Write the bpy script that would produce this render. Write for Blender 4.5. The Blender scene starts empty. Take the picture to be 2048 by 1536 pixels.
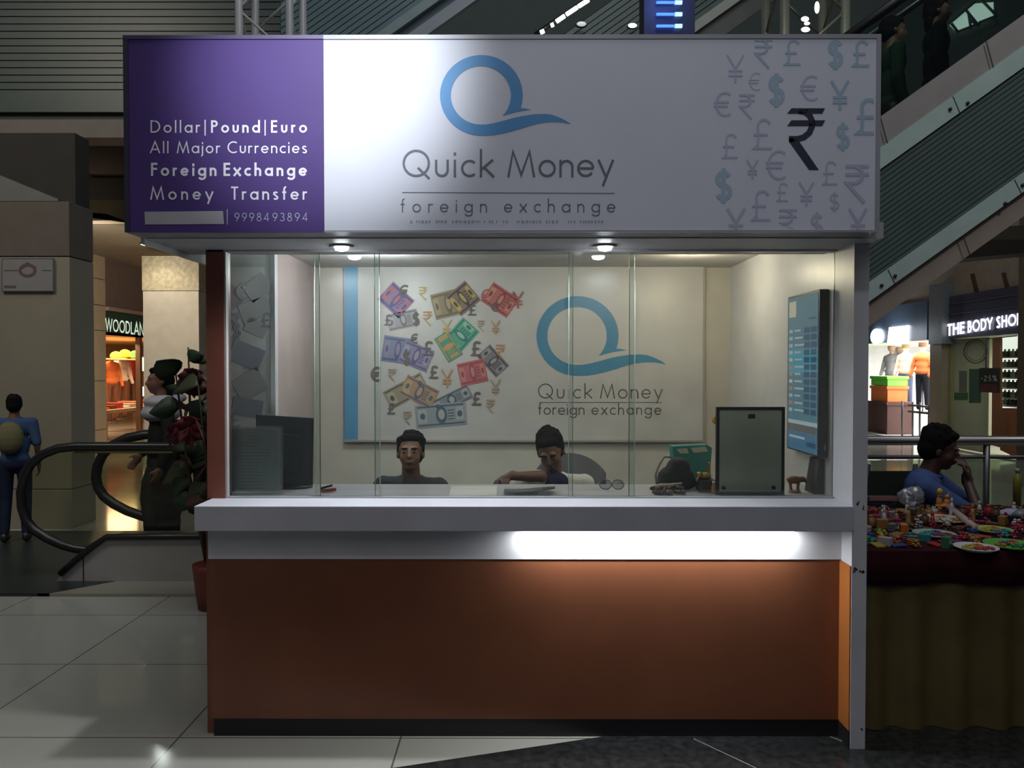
import bpy, bmesh, math, random
from math import sin, cos, pi, radians, sqrt, atan2
from mathutils import Vector, Matrix, Euler
random.seed(7)
S = bpy.context.scene
COL = S.collection
# ------------------------------------------------------------------ camera
F = 1600.0
cd = bpy.data.cameras.new('camera'); cam = bpy.data.objects.new('camera', cd); COL.objects.link(cam)
cd.sensor_width = 36; cd.lens = F / 2048 * 36; cd.clip_end = 200
cam.location = (0, 0, 1.5)
cam.rotation_euler = Euler((radians(90 - 1.18), 0, radians(0.215)), 'XYZ')
S.camera = cam
RC = cam.rotation_euler.to_matrix()
CO = Vector((0, 0, 1.5))
# ------------------------------------------------------------------ view + world + lights
S.view_settings.view_transform = 'Standard'
S.view_settings.look = 'None'
S.view_settings.gamma = 1
S.view_settings.use_curve_mapping = False
S.view_settings.exposure = 0.0
W = bpy.data.worlds.new('world'); S.world = W; W.use_nodes = True
W.node_tree.nodes['Background'].inputs[0].default_value = (0.55, 0.6, 0.75, 1)
W.node_tree.nodes['Background'].inputs[1].default_value = 0.052

def lamp(name, kind, loc, energy, color=(1, 1, 1), aim=None, **kw):
    d = bpy.data.lights.new(name, kind); o = bpy.data.objects.new(name, d); COL.objects.link(o)
    d.energy = energy; d.color = color; o.location = loc
    for k, v in kw.items(): setattr(d, k, v)
    if aim is not None:
        o.rotation_euler = (Vector(aim) - Vector(loc)).to_track_quat('-Z', 'Y').to_euler()
    return o
# added unseen lights over the atrium, each aimed at parts to brighten
lamp('atrium_fill', 'SPOT', (-2.6, 1.0, 9.0), 250, (1.0, 0.97, 0.88), aim=(-2.9, 3.6, 0), spot_size=radians(50), spot_blend=1.0, shadow_soft_size=.6)
lamp('atrium_fill', 'SPOT', (-6, 2.0, 7.0), 650, (1.0, 0.90, 0.74), aim=(-5.2, 7.6, 2.2), spot_size=radians(70), spot_blend=.8, shadow_soft_size=.8)
lamp('atrium_fill', 'SPOT', (6.5, 0.5, 11.5), 1700, (0.90, 0.97, 0.92), aim=(4.3, 6.5, 3.9), spot_size=radians(40), spot_blend=.9, shadow_soft_size=.4)
lamp('atrium_fill', 'AREA', (0.0, 4.0, 12.0), 230, (0.80, 0.92, 1.0), aim=(0, 9, 6.5), size=4)
lamp('atrium_fill', 'AREA', (1.2, 1.6, 9.5), 120, (0.92, 0.93, 1.0), aim=(0.5, 2.2, 0), size=3)
lamp('atrium_fill', 'AREA', (-0.5, -4.5, 6.5), 55, (0.97, 0.95, 0.96), aim=(0, 3, 1.0), size=4)  # added frontal fill, high behind the camera
# added unseen spots that brighten the sign face from the front
lamp('sign_fill_spot', 'SPOT', (-0.62, 0.0, 3.9), 700, (0.88, 0.92, 1.0), aim=(-0.68, 2.88, 2.58), spot_size=radians(22.5), spot_blend=1.0, shadow_soft_size=0.08)
lamp('sign_fill_spot', 'SPOT', (0.2, -0.4, 4.6), 60, (0.88, 0.9, 1.0), aim=(0.25, 2.88, 2.35), spot_size=radians(62), spot_blend=1.0, shadow_soft_size=0.1)
# ------------------------------------------------------------------ pixel helpers
def ray(px, py):
    return RC @ Vector(((px - 1024) / F, -(py - 768) / F, -1))
def P(px, py, Y):
    d = ray(px, py); return CO + d * (Y / d.y)
def PX(px, py, X):
    d = ray(px, py); return CO + d * (X / d.x)
def PZ(px, py, Z):
    d = ray(px, py); return CO + d * ((Z - 1.5) / d.z)
# ------------------------------------------------------------------ materials
MAT = {}
def sl(c):
    return tuple(((v / 255) / 12.92 if v / 255 <= 0.04045 else ((v / 255 + 0.055) / 1.055) ** 2.4) for v in c)
def M(name, c, rough=0.5, metal=0.0, spec=None, var=0.06, scale=6.0, emit=0.0, bump=0.0, ecol=None, coat=0.0):
    if name in MAT: return MAT[name]
    m = bpy.data.materials.new(name); m.use_nodes = True; n = m.node_tree; b = n.nodes['Principled BSDF']
    MAT[name] = m
    c = tuple(c)
    if spec is None: spec = .12 if rough >= .75 else (.3 if rough >= .6 else .5)
    b.inputs['Roughness'].default_value = rough; b.inputs['Metallic'].default_value = metal
    b.inputs['Specular IOR Level'].default_value = spec
    b.inputs['Coat Weight'].default_value = coat
    if emit > 0:
        b.inputs['Base Color'].default_value = (*c, 1)
        b.inputs['Emission Color'].default_value = (*(ecol or c), 1); b.inputs['Emission Strength'].default_value = emit
        return m
    tc = n.nodes.new('ShaderNodeTexCoord'); nz = n.nodes.new('ShaderNodeTexNoise')
    nz.inputs['Scale'].default_value = scale; nz.inputs['Detail'].default_value = 3
    n.links.new(tc.outputs['Object'], nz.inputs['Vector'])
    mr = n.nodes.new('ShaderNodeValToRGB')
    mr.color_ramp.elements[0].color = (*[max(0, v * (1 - var)) for v in c], 1); mr.color_ramp.elements[0].position = 0.3
    mr.color_ramp.elements[1].color = (*[min(1, v * (1 + var)) for v in c], 1); mr.color_ramp.elements[1].position = 0.7
    n.links.new(nz.outputs['Fac'], mr.inputs['Fac']); n.links.new(mr.outputs['Color'], b.inputs['Base Color'])
    if bump > 0:
        bp = n.nodes.new('ShaderNodeBump'); bp.inputs['Strength'].default_value = bump; bp.inputs['Distance'].default_value = 0.01
        nz2 = n.nodes.new('ShaderNodeTexNoise'); nz2.inputs['Scale'].default_value = scale * 12
        n.links.new(tc.outputs['Object'], nz2.inputs['Vector'])
        n.links.new(nz2.outputs['Fac'], bp.inputs['Height']); n.links.new(bp.outputs['Normal'], b.inputs['Normal'])
    return m
def glass(name, tint, refl=1.0, rough=0.0, dirt=0.0):
    if name in MAT: return MAT[name]
    m = bpy.data.materials.new(name); m.use_nodes = True; n = m.node_tree; n.nodes.clear(); MAT[name] = m
    out = n.nodes.new('ShaderNodeOutputMaterial'); mx = n.nodes.new('ShaderNodeMixShader')
    tr = n.nodes.new('ShaderNodeBsdfTransparent'); tr.inputs[0].default_value = (*tint, 1)
    gl = n.nodes.new('ShaderNodeBsdfGlossy'); gl.inputs['Roughness'].default_value = rough
    fr = n.nodes.new('ShaderNodeFresnel'); fr.inputs[0].default_value = 1.45
    mm = n.nodes.new('ShaderNodeMath'); mm.operation = 'MULTIPLY'; mm.inputs[1].default_value = refl
    n.links.new(fr.outputs[0], mm.inputs[0]); n.links.new(mm.outputs[0], mx.inputs[0])
    n.links.new(tr.outputs[0], mx.inputs[1]); n.links.new(gl.outputs[0], mx.inputs[2])
    last = mx
    if dirt > 0:
        df = n.nodes.new('ShaderNodeBsdfDiffuse'); df.inputs[0].default_value = (0.75, 0.76, 0.74, 1)
        m2 = n.nodes.new('ShaderNodeMixShader'); m2.inputs[0].default_value = dirt
        n.links.new(mx.outputs[0], m2.inputs[1]); n.links.new(df.outputs[0], m2.inputs[2]); last = m2
    n.links.new(last.outputs[0], out.inputs[0])
    return m
# ------------------------------------------------------------------ object helpers
def link(o, parent=None):
    COL.objects.link(o)
    if parent is not None: o.parent = parent
    return o
def tag(o, label=None, cat=None, group=None, kind=None):
    if label: o['label'] = label
    if cat: o['category'] = cat
    if group: o['group'] = group
    if kind: o['kind'] = kind
    return o
def thing(name, label, cat, loc=(0, 0, 0), rz=0, group=None):
    o = bpy.data.objects.new(name, None); o.empty_display_size = 0.1; COL.objects.link(o)
    o.location = loc; o.rotation_euler = (0, 0, rz)
    return tag(o, label, cat, group)
class MB:
    def __init__(s): s.v = []; s.f = []; s.m = []; s.sm = []; s.T = Matrix.Identity(4)
    def add(s, vs, fs, mi=0, smooth=False):
        k = len(s.v); s.v += [tuple(s.T @ Vector(v)) for v in vs]
        for f in fs: s.f.append([i + k for i in f]); s.m.append(mi); s.sm.append(smooth)
        return s
    def box(s, x0, x1, y0, y1, z0, z1, mi=0):
        vs = [(x, y, z) for z in (z0, z1) for y in (y0, y1) for x in (x0, x1)]
        return s.add(vs, [(0, 2, 3, 1), (4, 5, 7, 6), (0, 1, 5, 4), (2, 6, 7, 3), (0, 4, 6, 2), (1, 3, 7, 5)], mi)
    def obox(s, c, ax, ay, az, mi=0):
        c, ax, ay, az = Vector(c), Vector(ax), Vector(ay), Vector(az)
        vs = [c + ax * i + ay * j + az * k for k in (-1, 1) for j in (-1, 1) for i in (-1, 1)]
        return s.add(vs, [(0, 2, 3, 1), (4, 5, 7, 6), (0, 1, 5, 4), (2, 6, 7, 3), (0, 4, 6, 2), (1, 3, 7, 5)], mi)
    def tube(s, pts, r, n=10, mi=0, closed=False, cap=True):
        pts = [Vector(p) for p in pts]; rs = r if isinstance(r, (list, tuple)) else [r] * len(pts)
        N = len(pts); vs = []; fs = []; prev = None
        for i, p in enumerate(pts):
            if closed: t = pts[(i + 1) % N] - pts[i - 1]
            else: t = pts[min(i + 1, N - 1)] - pts[max(i - 1, 0)]
            t.normalize()
            if prev is None:
                a = Vector((0, 0, 1)) if abs(t.z) < 0.9 else Vector((1, 0, 0)); u = t.cross(a).normalized()
            else: u = (prev - t * prev.dot(t)).normalized()
            prev = u; w = t.cross(u)
            vs += [p + (u * cos(2 * pi * k / n) + w * sin(2 * pi * k / n)) * rs[i] for k in range(n)]
        for i in range(N if closed else N - 1):
            a, b = i * n, ((i + 1) % N) * n
            for k in range(n): fs.append((a + k, a + (k + 1) % n, b + (k + 1) % n, b + k))
        if cap and not closed: fs += [tuple(range(n - 1, -1, -1)), tuple((N - 1) * n + k for k in range(n))]
        return s.add(vs, fs, mi, True)
    def lathe(s, prof, c=(0, 0, 0), n=20, mi=0, sx=1, sy=1):
        c = Vector(c); vs = []; fs = []
        for r, z in prof: vs += [c + Vector((r * sx * cos(2 * pi * k / n), r * sy * sin(2 * pi * k / n), z)) for k in range(n)]
        for i in range(len(prof) - 1):
            a, b = i * n, (i + 1) * n
            for k in range(n): fs.append((a + k, a + (k + 1) % n, b + (k + 1) % n, b + k))
        fs += [tuple(range(n - 1, -1, -1)), tuple((len(prof) - 1) * n + k for k in range(n))]
        return s.add(vs, fs, mi, True)
    def ell(s, c, r, n=12, m=8, mi=0, R=None):
        c = Vector(c); vs = []; fs = []
        if not isinstance(r, (tuple, list, Vector)): r = (r, r, r)
        for i in range(m + 1):
            th = pi * i / m
            for k in range(n):
                p = Vector((r[0] * sin(th) * cos(2 * pi * k / n), r[1] * sin(th) * sin(2 * pi * k / n), r[2] * cos(th)))
                vs.append(c + (R @ p if R else p))
        for i in range(m):
            for k in range(n): fs.append((i * n + k, (i + 1) * n + k, (i + 1) * n + (k + 1) % n, i * n + (k + 1) % n))
        return s.add(vs, fs, mi, True)
    def cap(s, p0, p1, r0, r1, n=12, mi=0):
        p0, p1 = Vector(p0), Vector(p1); d = (p1 - p0); L = d.length or 1e-4; t = d / L
        pts = []; rs = []
        for a in (80, 60, 35, 15): pts.append(p0 - t * r0 * sin(radians(a))); rs.append(r0 * cos(radians(a)))
        for k in range(5): pts.append(p0 + d * (k / 4)); rs.append(r0 + (r1 - r0) * k / 4)
        for a in (15, 35, 60, 80): pts.append(p1 + t * r1 * sin(radians(a))); rs.append(r1 * cos(radians(a)))
        return s.tube(pts, rs, n, mi)
    def prism(s, pts, d, mi=0):
        """polygon of 3d points (any outline) extruded along vector d"""
        d = Vector(d); bm = bmesh.new(); vv = [bm.verts.new(p) for p in pts]
        f = bm.faces.new(vv); bmesh.ops.triangulate(bm, faces=[f]); bm.verts.index_update()
        tris = [tuple(v.index for v in q.verts) for q in bm.faces]; n = len(pts); bm.free()
        vs = [Vector(p) for p in pts] + [Vector(p) + d for p in pts]
        fs = tris + [tuple(n + i for i in reversed(t)) for t in tris] + [(i, (i + 1) % n, n + (i + 1) % n, n + i) for i in range(n)]
        return s.add(vs, fs, mi)
    def build(s, name, mats, parent=None, bevel=0, local=False):
        me = bpy.data.meshes.new(name); mats = mats if isinstance(mats, (list, tuple)) else [mats]
        vs = s.v
        if parent is not None and not local:
            bpy.context.view_layer.update()
            inv = parent.matrix_world.inverted(); vs = [tuple(inv @ Vector(v)) for v in vs]
        me.from_pydata(vs, [], s.f)
        for m in mats: me.materials.append(m)
        me.polygons.foreach_set('material_index', s.m); me.polygons.foreach_set('use_smooth', s.sm)
        bm = bmesh.new(); bm.from_mesh(me)
        if len(bm.faces) > 1 and not name.startswith(('lettering', 'currency', 'printed')): bmesh.ops.recalc_face_normals(bm, faces=bm.faces)
        bm.to_mesh(me); bm.free(); me.update()
        o = link(bpy.data.objects.new(name, me), parent)
        if bevel:
            b = o.modifiers.new('b', 'BEVEL'); b.width = bevel; b.segments = 2; b.limit_method = 'ANGLE'
        return o
def bx(name, m, x0, x1, y0, y1, z0, z1, parent=None, bevel=0):
    return MB().box(min(x0, x1), max(x0, x1), min(y0, y1), max(y0, y1), min(z0, z1), max(z0, z1)).build(name, m, parent, bevel)
def struct(o): o['kind'] = 'structure'; return o
# ------------------------------------------------------------------ stroke lettering (geometric sans)
def arc(cx, cy, rx, ry, a0, a1, n=None):
    n = n or max(6, int(abs(a1 - a0) / 12))
    return [(cx + rx * cos(radians(a0 + (a1 - a0) * i / n)), cy + ry * sin(radians(a0 + (a1 - a0) * i / n))) for i in range(n + 1)]
def glyph(ch, t):
    """t = half the stroke; cap height 1; returns width, strokes"""
    X = 0.63; r = X / 2 - t; A = 1.02
    def C(w, *s): return w, list(s)
    ring = lambda cx, cy, rx, ry: arc(cx, cy, rx, ry, 0, 360, 36)
    if ch == ' ': return 0.25, []
    if ch == '|': return 2 * t, [[(t, 1.1), (t, -0.22)]]
    if ch == 'o': return C(X, ring(X / 2, X / 2, r, r))
    if ch == 'a': return C(X, ring(X / 2, X / 2, r, r), [(X - t, X), (X - t, 0)])
    if ch == 'd': return C(X, ring(X / 2, X / 2, r, r), [(X - t, A), (X - t, 0)])
    if ch == 'g': return C(X, ring(X / 2, X / 2, r, r), [(X - t, X), (X - t, -0.03)] + arc(X / 2, -0.03, r, r * .85, 0, -160)[1:])
    if ch == 'c': return C(X * .8, arc(X / 2, X / 2, r, r, 48, 312))
    if ch == 'e': return C(X, arc(X / 2, X / 2, r, r, -35, -360)[::-1], [(t, X / 2), (X - t, X / 2)])
    if ch == 'f': return C(0.34, [(0.15, 0)] + [(0.15, .8)] + arc(0.15 + .13, A - t - .13, .13, .13, 180, 80)[1:], [(0, X - t), (0.31, X - t)])
    if ch == 'h': return C(X * .82, [(t, A), (t, 0)], [(t, X * .5)] + arc(X * .41, X - X * .41, X * .41 - t, X * .41 - t, 180, 0) + [(X * .82 - t, 0)])
    if ch == 'n': return C(X * .82, [(t, X), (t, 0)], [(t, X * .5)] + arc(X * .41, X - X * .41, X * .41 - t, X * .41 - t, 180, 0) + [(X * .82 - t, 0)])
    if ch == 'u': return C(X * .8, [(t, X)] + arc(X * .4, X * .4, X * .4 - t, X * .4 - t, 180, 360) + [(X * .8 - t, X)])
    if ch == 'r': return C(0.33, [(t, X), (t, 0)], [(t, X * .5)] + arc(.24, X - .22, .24 - t, .22 - t, 170, 60)[1:])
    if ch == 'i': return C(2 * t, [(t, X), (t, 0)], [(t, .84 + t * 1.3), (t, .84 - t * 1.3)])
    if ch == 'j': return C(2 * t, [(t, X), (t, -0.1)] + arc(t - .13, -.1, .13, .13, 0, -80)[1:], [(t, .84 + t * 1.3), (t, .84 - t * 1.3)])
    if ch == 'l': return C(2 * t, [(t, A), (t, 0)])
    if ch == 'k': return C(X * .85, [(t, A), (t, 0)], [(X * .76, X), (t, X * .42)], [(X * .27, X * .55), (X * .82, 0)])
    if ch == 's': return C(X * .66, arc(X * .33, X * .74, X * .31 - t, X * .26 - t, 25, 250) + arc(X * .33, X * .26, X * .33 - t, X * .28 - t, 70, -150))
    if ch == 'x': return C(X * .86, [(.02, X), (X * .84, 0)], [(X * .84, X), (.02, 0)])
    if ch == 'y': return C(X * .9, [(.02, X), (X * .45, .03)], [(X * .88, X), (X * .28, -.32)])
    if ch == 'A': return C(.84, [(.03, 0), (.42, .97), (.81, 0)], [(.17, .32), (.67, .32)])
    if ch == 'B': return C(.56, [(t, 0), (t, 1)], [(t, 1 - t), (.27, 1 - t)] + arc(.27, .77, .22 - t, .23 - t, 90, -90) + [(t, .54 + t)], [(t, .54)] + [(.3, .54)] + arc(.28, .27 + t / 2, .28 - t, .27 - t / 2, 90, -90) + [(t, t)])
    if ch == 'C': return C(.82, arc(.5, .5, .5 - t, .5 - t, 52, 308))
    if ch == 'D': return C(.78, [(t, 0), (t, 1)], [(t, 1 - t), (.3, 1 - t)] + arc(.28, .5, .5 - t, .5 - t, 90, -90) + [(t, t)])
    if ch == 'E': return C(.5, [(t, 0), (t, 1)], [(t, 1 - t), (.5, 1 - t)], [(t, .54), (.48, .54)], [(t, t), (.5, t)])
    if ch == 'F': return C(.48, [(t, 0), (t, 1)], [(t, 1 - t), (.48, 1 - t)], [(t, .54), (.46, .54)])
    if ch == 'H': return C(.68, [(t, 0), (t, 1)], [(.68 - t, 0), (.68 - t, 1)], [(t, .53), (.68 - t, .53)])
    if ch == 'L': return C(.46, [(t, 1), (t, 0)], [(t, t), (.46, t)])
    if ch == 'M': return C(1.0, [(.03, 0), (.2, .93), (.5, .08), (.8, .93), (.97, 0)])
    if ch == 'N': return C(.74, [(t, 0), (t, .97), (.74 - t, .03), (.74 - t, 1)])
    if ch == 'O': return C(1.0, ring(.5, .5, .5 - t, .5 - t))
    if ch == 'P': return C(.54, [(t, 0), (t, 1)], [(t, 1 - t), (.27, 1 - t)] + arc(.27, .73, .27 - t, .27 - t, 90, -90) + [(t, .46 + t)])
    if ch == 'Q': return C(1.0, ring(.5, .5, .5 - t, .5 - t), [(.56, .34), (.98, -.06)])
    if ch == 'S': return C(.56, arc(.29, .75, .26 - t, .25 - t, 25, 255) + arc(.27, .26, .27 - t, .26 - t, 75, -155))
    if ch == 'T': return C(.54, [(.27, 0), (.27, 1)], [(0, 1 - t), (.54, 1 - t)])
    if ch == 'W': return C(1.2, [(.03, 1), (.32, .05), (.6, .95), (.88, .05), (1.17, 1)])
    if ch == 'Y': return C(.72, [(.02, 1), (.36, .48), (.7, 1)], [(.36, .5), (.36, 0)])
    if ch == '8': return C(.56, ring(.28, .75, .22 - t, .25 - t), ring(.28, .27, .28 - t, .27 - t + .01))
    if ch == '9': return C(.58, ring(.29, .69, .29 - t, .31 - t), [(.56 - t * .5, .6), (.2, 0)])
    if ch == '3': return C(.52, arc(.25, .75, .23 - t, .25 - t, 160, -90), arc(.25, .27, .27 - t, .27 - t + .01, 90, -160))
    if ch == '4': return C(.6, [(.44, 0), (.44, .97), (.03, .26), (.6, .26)])
    if ch == '2': return C(.54, arc(.27, .72, .25 - t, .28 - t, 170, -30) + [(.04, t), (.54, t)])
    if ch == '5': return C(.52, [(.48, 1 - t), (.16, 1 - t), (.1, .56)] + arc(.25, .32, .27 - t, .32 - t, 125, -150))
    if ch == '%': return C(.8, ring(.18, .8, .15, .18), ring(.62, .2, .15, .18), [(.65, 1), (.15, 0)])
    if ch == '-': return C(.3, [(0, .45), (.3, .45)])
    if ch == '₹': return C(.62, [(0, 1 - t), (.62, 1 - t)], [(0, .74), (.62, .74)], [(.05, 1 - t), (.2, 1 - t)] + arc(.2, .73, .26, .27 - t, 90, -90) + [(.05, .46 + t), (.5, 0)])
    if ch == '€': return C(.72, arc(.45, .5, .36, .5 - t, 55, 305), [(0, .58), (.6, .58)], [(0, .42), (.55, .42)])
    if ch == '£': return C(.62, arc(.36, .76, .2, .24 - t, 20, 180) + [(.18, .45), (.16, .15), (.04, t), (.62, t)], [(.02, .48), (.48, .48)])
    if ch == '$': return C(.58, arc(.29, .7, .26 - t, .2, 25, 255) + arc(.29, .3, .27 - t, .21, 75, -155), [(.29, 1.04), (.29, -.04)])
    if ch == '¥': return C(.66, [(.03, 1), (.33, .5), (.63, 1)], [(.33, .5), (.33, 0)], [(.08, .42), (.58, .42)], [(.08, .25), (.58, .25)])
    return 0.4, []
def ribbon(pts, w):
    """flat mitred strip as quads in 2d"""
    closed = len(pts) > 3 and abs(pts[0][0] - pts[-1][0]) + abs(pts[0][1] - pts[-1][1]) < 1e-5
    if closed: pts = pts[:-1]
    q = [Vector(p) for p in pts]; N = len(q); L = []; Rr = []
    for i in range(N):
        if closed: a, b = q[i] - q[i - 1], q[(i + 1) % N] - q[i]
        else:
            a = q[i] - q[i - 1] if i else q[1] - q[0]; b = q[i + 1] - q[i] if i < N - 1 else q[-1] - q[-2]
        if a.length < 1e-7: a = b
        if b.length < 1e-7: b = a
        a = a.normalized(); b = b.normalized(); n1 = Vector((-a.y, a.x)); n2 = Vector((-b.y, b.x)); m = n1 + n2
        if m.length < 1e-3: m = n1
        m.normalize(); k = min(1 / max(m.dot(n1), 0.3), 2.6)
        L.append(q[i] + m * w / 2 * k); Rr.append(q[i] - m * w / 2 * k)
    idx = range(N) if closed else range(N - 1)
    return [(L[i], L[(i + 1) % N], Rr[(i + 1) % N], Rr[i]) for i in idx]
def write(mb, text, x0, x1, base, cap, weight, to3, mi=0, slant=0.0, clip=None):
    """lettering between pixel columns x0..x1 on baseline row base; to3 maps a pixel to the sign's surface"""
    t = weight / 2; gl = [glyph(c, t) for c in text]; nat = sum(g[0] for g in gl) * cap
    gap = ((x1 - x0) - nat) / max(1, len(gl) - 1); x = x0
    sq = 1.0
    if len(gl) > 1 and gap < 0.04 * cap:
        sq = ((x1 - x0) - 0.06 * cap * (len(gl) - 1)) / nat; gap = 0.06 * cap
    kk = 0
    for w, st in gl:
        for s in st:
            kk = (kk + 1) % 5
            for quad in ribbon(s, weight):
                pts = [(x + p.x * cap * sq, base - p.y * cap) for p in quad]
                if clip and not all(clip[0] <= a <= clip[2] and clip[1] <= b <= clip[3] for a, b in pts):
                    pts = [(min(max(a, clip[0]), clip[2]), min(max(b, clip[1]), clip[3])) for a, b in pts]
                v3 = [to3(*p) for p in pts]; mb.add([v + (CO - v) * (.00006 * kk) for v in v3], [(0, 1, 2, 3)], mi)
        x += w * cap * sq + gap
def symbol(mb, ch, cx, cy, h, weight, to3, mi=0, clip=None):
    w, _ = glyph(ch, weight / 2); write(mb, ch, cx - w * h / 2, cx + w * h / 2, cy + h / 2, h, weight, to3, mi, clip=clip)
def flat(mb, pts, to3, mi=0):
    bm = bmesh.new(); vv = [bm.verts.new((p[0], p[1], 0)) for p in pts]; f = bm.faces.new(vv)
    bmesh.ops.triangulate(bm, faces=[f]); bm.verts.index_update()
    tr = [tuple(v.index for v in q.verts) for q in bm.faces]; bm.free()
    mb.add([to3(*p) for p in pts], tr, mi)
def rot(cx, cy, pts, deg):
    a = radians(-deg); return [(cx + x * cos(a) - y * sin(a), cy + x * sin(a) + y * cos(a)) for x, y in pts]
def swoosh(mb, cx, cy, k, to3, mi=0):
    """the ring with its wave tail"""
    p = []
    o = arc(1033, -418, 265, 258, -18, 272, 60); p += [(a, -b) for a, b in o]
    p += [(1100, 674), (1150, 666), (1215, 651), (1280, 633), (1340, 613), (1400, 598), (1450, 590), (1500, 588), (1550, 591), (1607, 601)]
    p += [(1565, 575), (1520, 554), (1480, 541), (1440, 537), (1370, 539), (1300, 549), (1240, 562), (1180, 579), (1120, 594), (1062, 605)]
    i = arc(1030, -418, 192, 187, 278, -41, 56)[:]
    i = [(a, -b) for a, b in arc(1030, -418, 192, 187, 275, -40, 60)]
    p += i
    p += [(1168, 548), (1215, 535), (1260, 523), (1310, 515), (1352, 510), (1320, 503), (1286, 499)]
    flat(mb, [(cx + (a - 1033) / 3.2 * k, cy + (b - 418) / 3.2 * k) for a, b in p], to3, mi)
# ------------------------------------------------------------------ blobs -> one continuous surface
def blob(mb, name, mat, parent, voxel=0.008, smooth=6):
    me = bpy.data.meshes.new(name); me.from_pydata(mb.v, [], mb.f)
    o = bpy.data.objects.new(name, me); COL.objects.link(o)
    r = o.modifiers.new('r', 'REMESH'); r.mode = 'VOXEL'; r.voxel_size = voxel; r.use_smooth_shade = True
    s = o.modifiers.new('s', 'SMOOTH'); s.factor = 0.5; s.iterations = smooth
    bpy.context.view_layer.update(); dg = bpy.context.evaluated_depsgraph_get()
    nm = bpy.data.meshes.new_from_object(o.evaluated_get(dg)); nm.name = name
    bpy.data.objects.remove(o); bpy.data.meshes.remove(me)
    nm.materials.clear(); nm.materials.append(mat)
    nm.polygons.foreach_set('use_smooth', [True] * len(nm.polygons))
    return link(bpy.data.objects.new(name, nm), parent)
# ================================================================== palette
white_lam = M('white_laminate', (.62, .62, .64), .35)
grey_lam = M('grey_laminate', (.50, .50, .54), .35)
cream = M('cream_wall', (.60, .57, .50), .6)
orange = M('orange_veneer', (.19, .066, .030), .38, var=.10, scale=3)
post_brown = M('brown_post', (.19, .06, .038), .4)
black = M('black_paint', (.012, .012, .014), .5)
rubber = M('black_rubber', (.01, .01, .011), .35)
steel = M('brushed_steel', (.5, .5, .5), .3, 1.0)
dark_metal = M('dark_metal', (.06, .06, .065), .35, .6)
paper = M('paper', (.82, .82, .80), .7)
ink = M('grey_ink', (.09, .10, .12), .6)
logo_blue = M('logo_blue', (.065, .30, .62), .5, var=.02)
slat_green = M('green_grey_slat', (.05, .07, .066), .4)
slat_back = M('slat_backing', (.012, .018, .018), .7)
teal_trim = M('pale_trim', (.26, .32, .30), .4)
brown_panel = M('taupe_panel', (.17, .15, .145), .5)
beige = M('beige_stone', (.42, .37, .28), .45, var=.08, scale=2)
beige_dark = M('dark_beige', (.20, .17, .13), .6)
skin = M('brown_skin', (.16, .075, .045), .5, var=.05)
hairm = M('black_hair', (.007, .006, .006), .8, spec=.1, bump=.5, scale=10)
# ================================================================== floor
fm = M('floor_tile', (.46, .46, .41), .10, spec=.6)
n = fm.node_tree; b = n.nodes['Principled BSDF']
for l in list(b.inputs['Base Color'].links): n.links.remove(l)
tc = n.nodes.new('ShaderNodeTexCoord'); mp = n.nodes.new('ShaderNodeMapping'); bk = n.nodes.new('ShaderNodeTexBrick')
mp.inputs['Location'].default_value = (2.26 + .9 * 20 + .003, -3.21 + .8 * 20 + .003, 0)
bk.offset = 0; bk.inputs['Scale'].default_value = 1; bk.inputs['Brick Width'].default_value = .9; bk.inputs['Row Height'].default_value = .8
bk.inputs['Mortar Size'].default_value = .004; bk.inputs['Mortar Smooth'].default_value = .2
bk.inputs['Color1'].default_value = (.36, .355, .31, 1); bk.inputs['Color2'].default_value = (.38, .375, .33, 1); bk.inputs['Mortar'].default_value = (.10, .09, .07, 1)
n.links.new(tc.outputs['Object'], mp.inputs[0]); n.links.new(mp.outputs[0], bk.inputs['Vector']); n.links.new(bk.outputs['Color'], b.inputs['Base Color'])
struct(bx('floor', fm, -14, 14, -3, 26, -.1, 0))
granite = M('black_granite', (.018, .019, .019), .22, var=.5, scale=30)
struct(MB().prism([(-1.6, 2.6, 0), (.37, 3.225, 0), (1.33, 3.225, 0), (1.33, 3.7, 0), (7, 3.7, 0), (7, -2.5, 0), (-1.6, -2.5, 0)], (0, 0, .002)).build('trim_1', granite))
g = MB()
for x0, y0, x1, y1 in ((.72, 3.2, .95, 2.9), (1.28, 3.22, 1.36, 3.12)):
    g.obox(((x0 + x1) / 2, (y0 + y1) / 2, .003), ((x1 - x0) / 2, (y1 - y0) / 2, 0), (.0015, .001, 0), (0, 0, .0008))
struct(g.build('trim_2', M('pale_joint', (.25, .24, .22), .5)))
# ================================================================== kiosk
YP, YS, YG, YB, YF = 3.22, 3.10, 3.29, 4.90, 2.88
xl = P(421, 1300, YP).x; xr = P(1684, 1300, YP).x
sl0 = P(388, 1030, YS).x; sr0 = P(1709, 1030, YS).x
zt = P(1000, 1012.5, YS).z; zb = P(1000, 1063, YS).z; zf = P(1000, 1118, YP).z; zk = P(1000, 1438, YP).z
zs = P(1000, 464, YF).z; ztop = P(1000, 70, YF).z
X0, X1 = -1.225, 1.325
k = thing('kiosk', 'white and orange-brown money exchange kiosk with glass windows above its counter', 'kiosk', (0, 3.2, 0))
bx('front_panel', orange, xl, xr, YP, YP + .03, zk, zf, k)
bx('kickboard', black, xl + .01, xr + .012, YP + .004, YP + .03, 0, zk, k)
bx('fascia_panel', white_lam, xl - .005, sr0 - .002, YP - .004, YP + .03, zf, zb, k)
bx('counter_top', grey_lam, sl0, sr0, YS, 3.69, zb, zt, k, .003)
zsof = P(1000, 497, 3.25).z
XP0, XP1 = P(1702, 1300, 3.117).x, P(1730, 1480, 3.117).x
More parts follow.
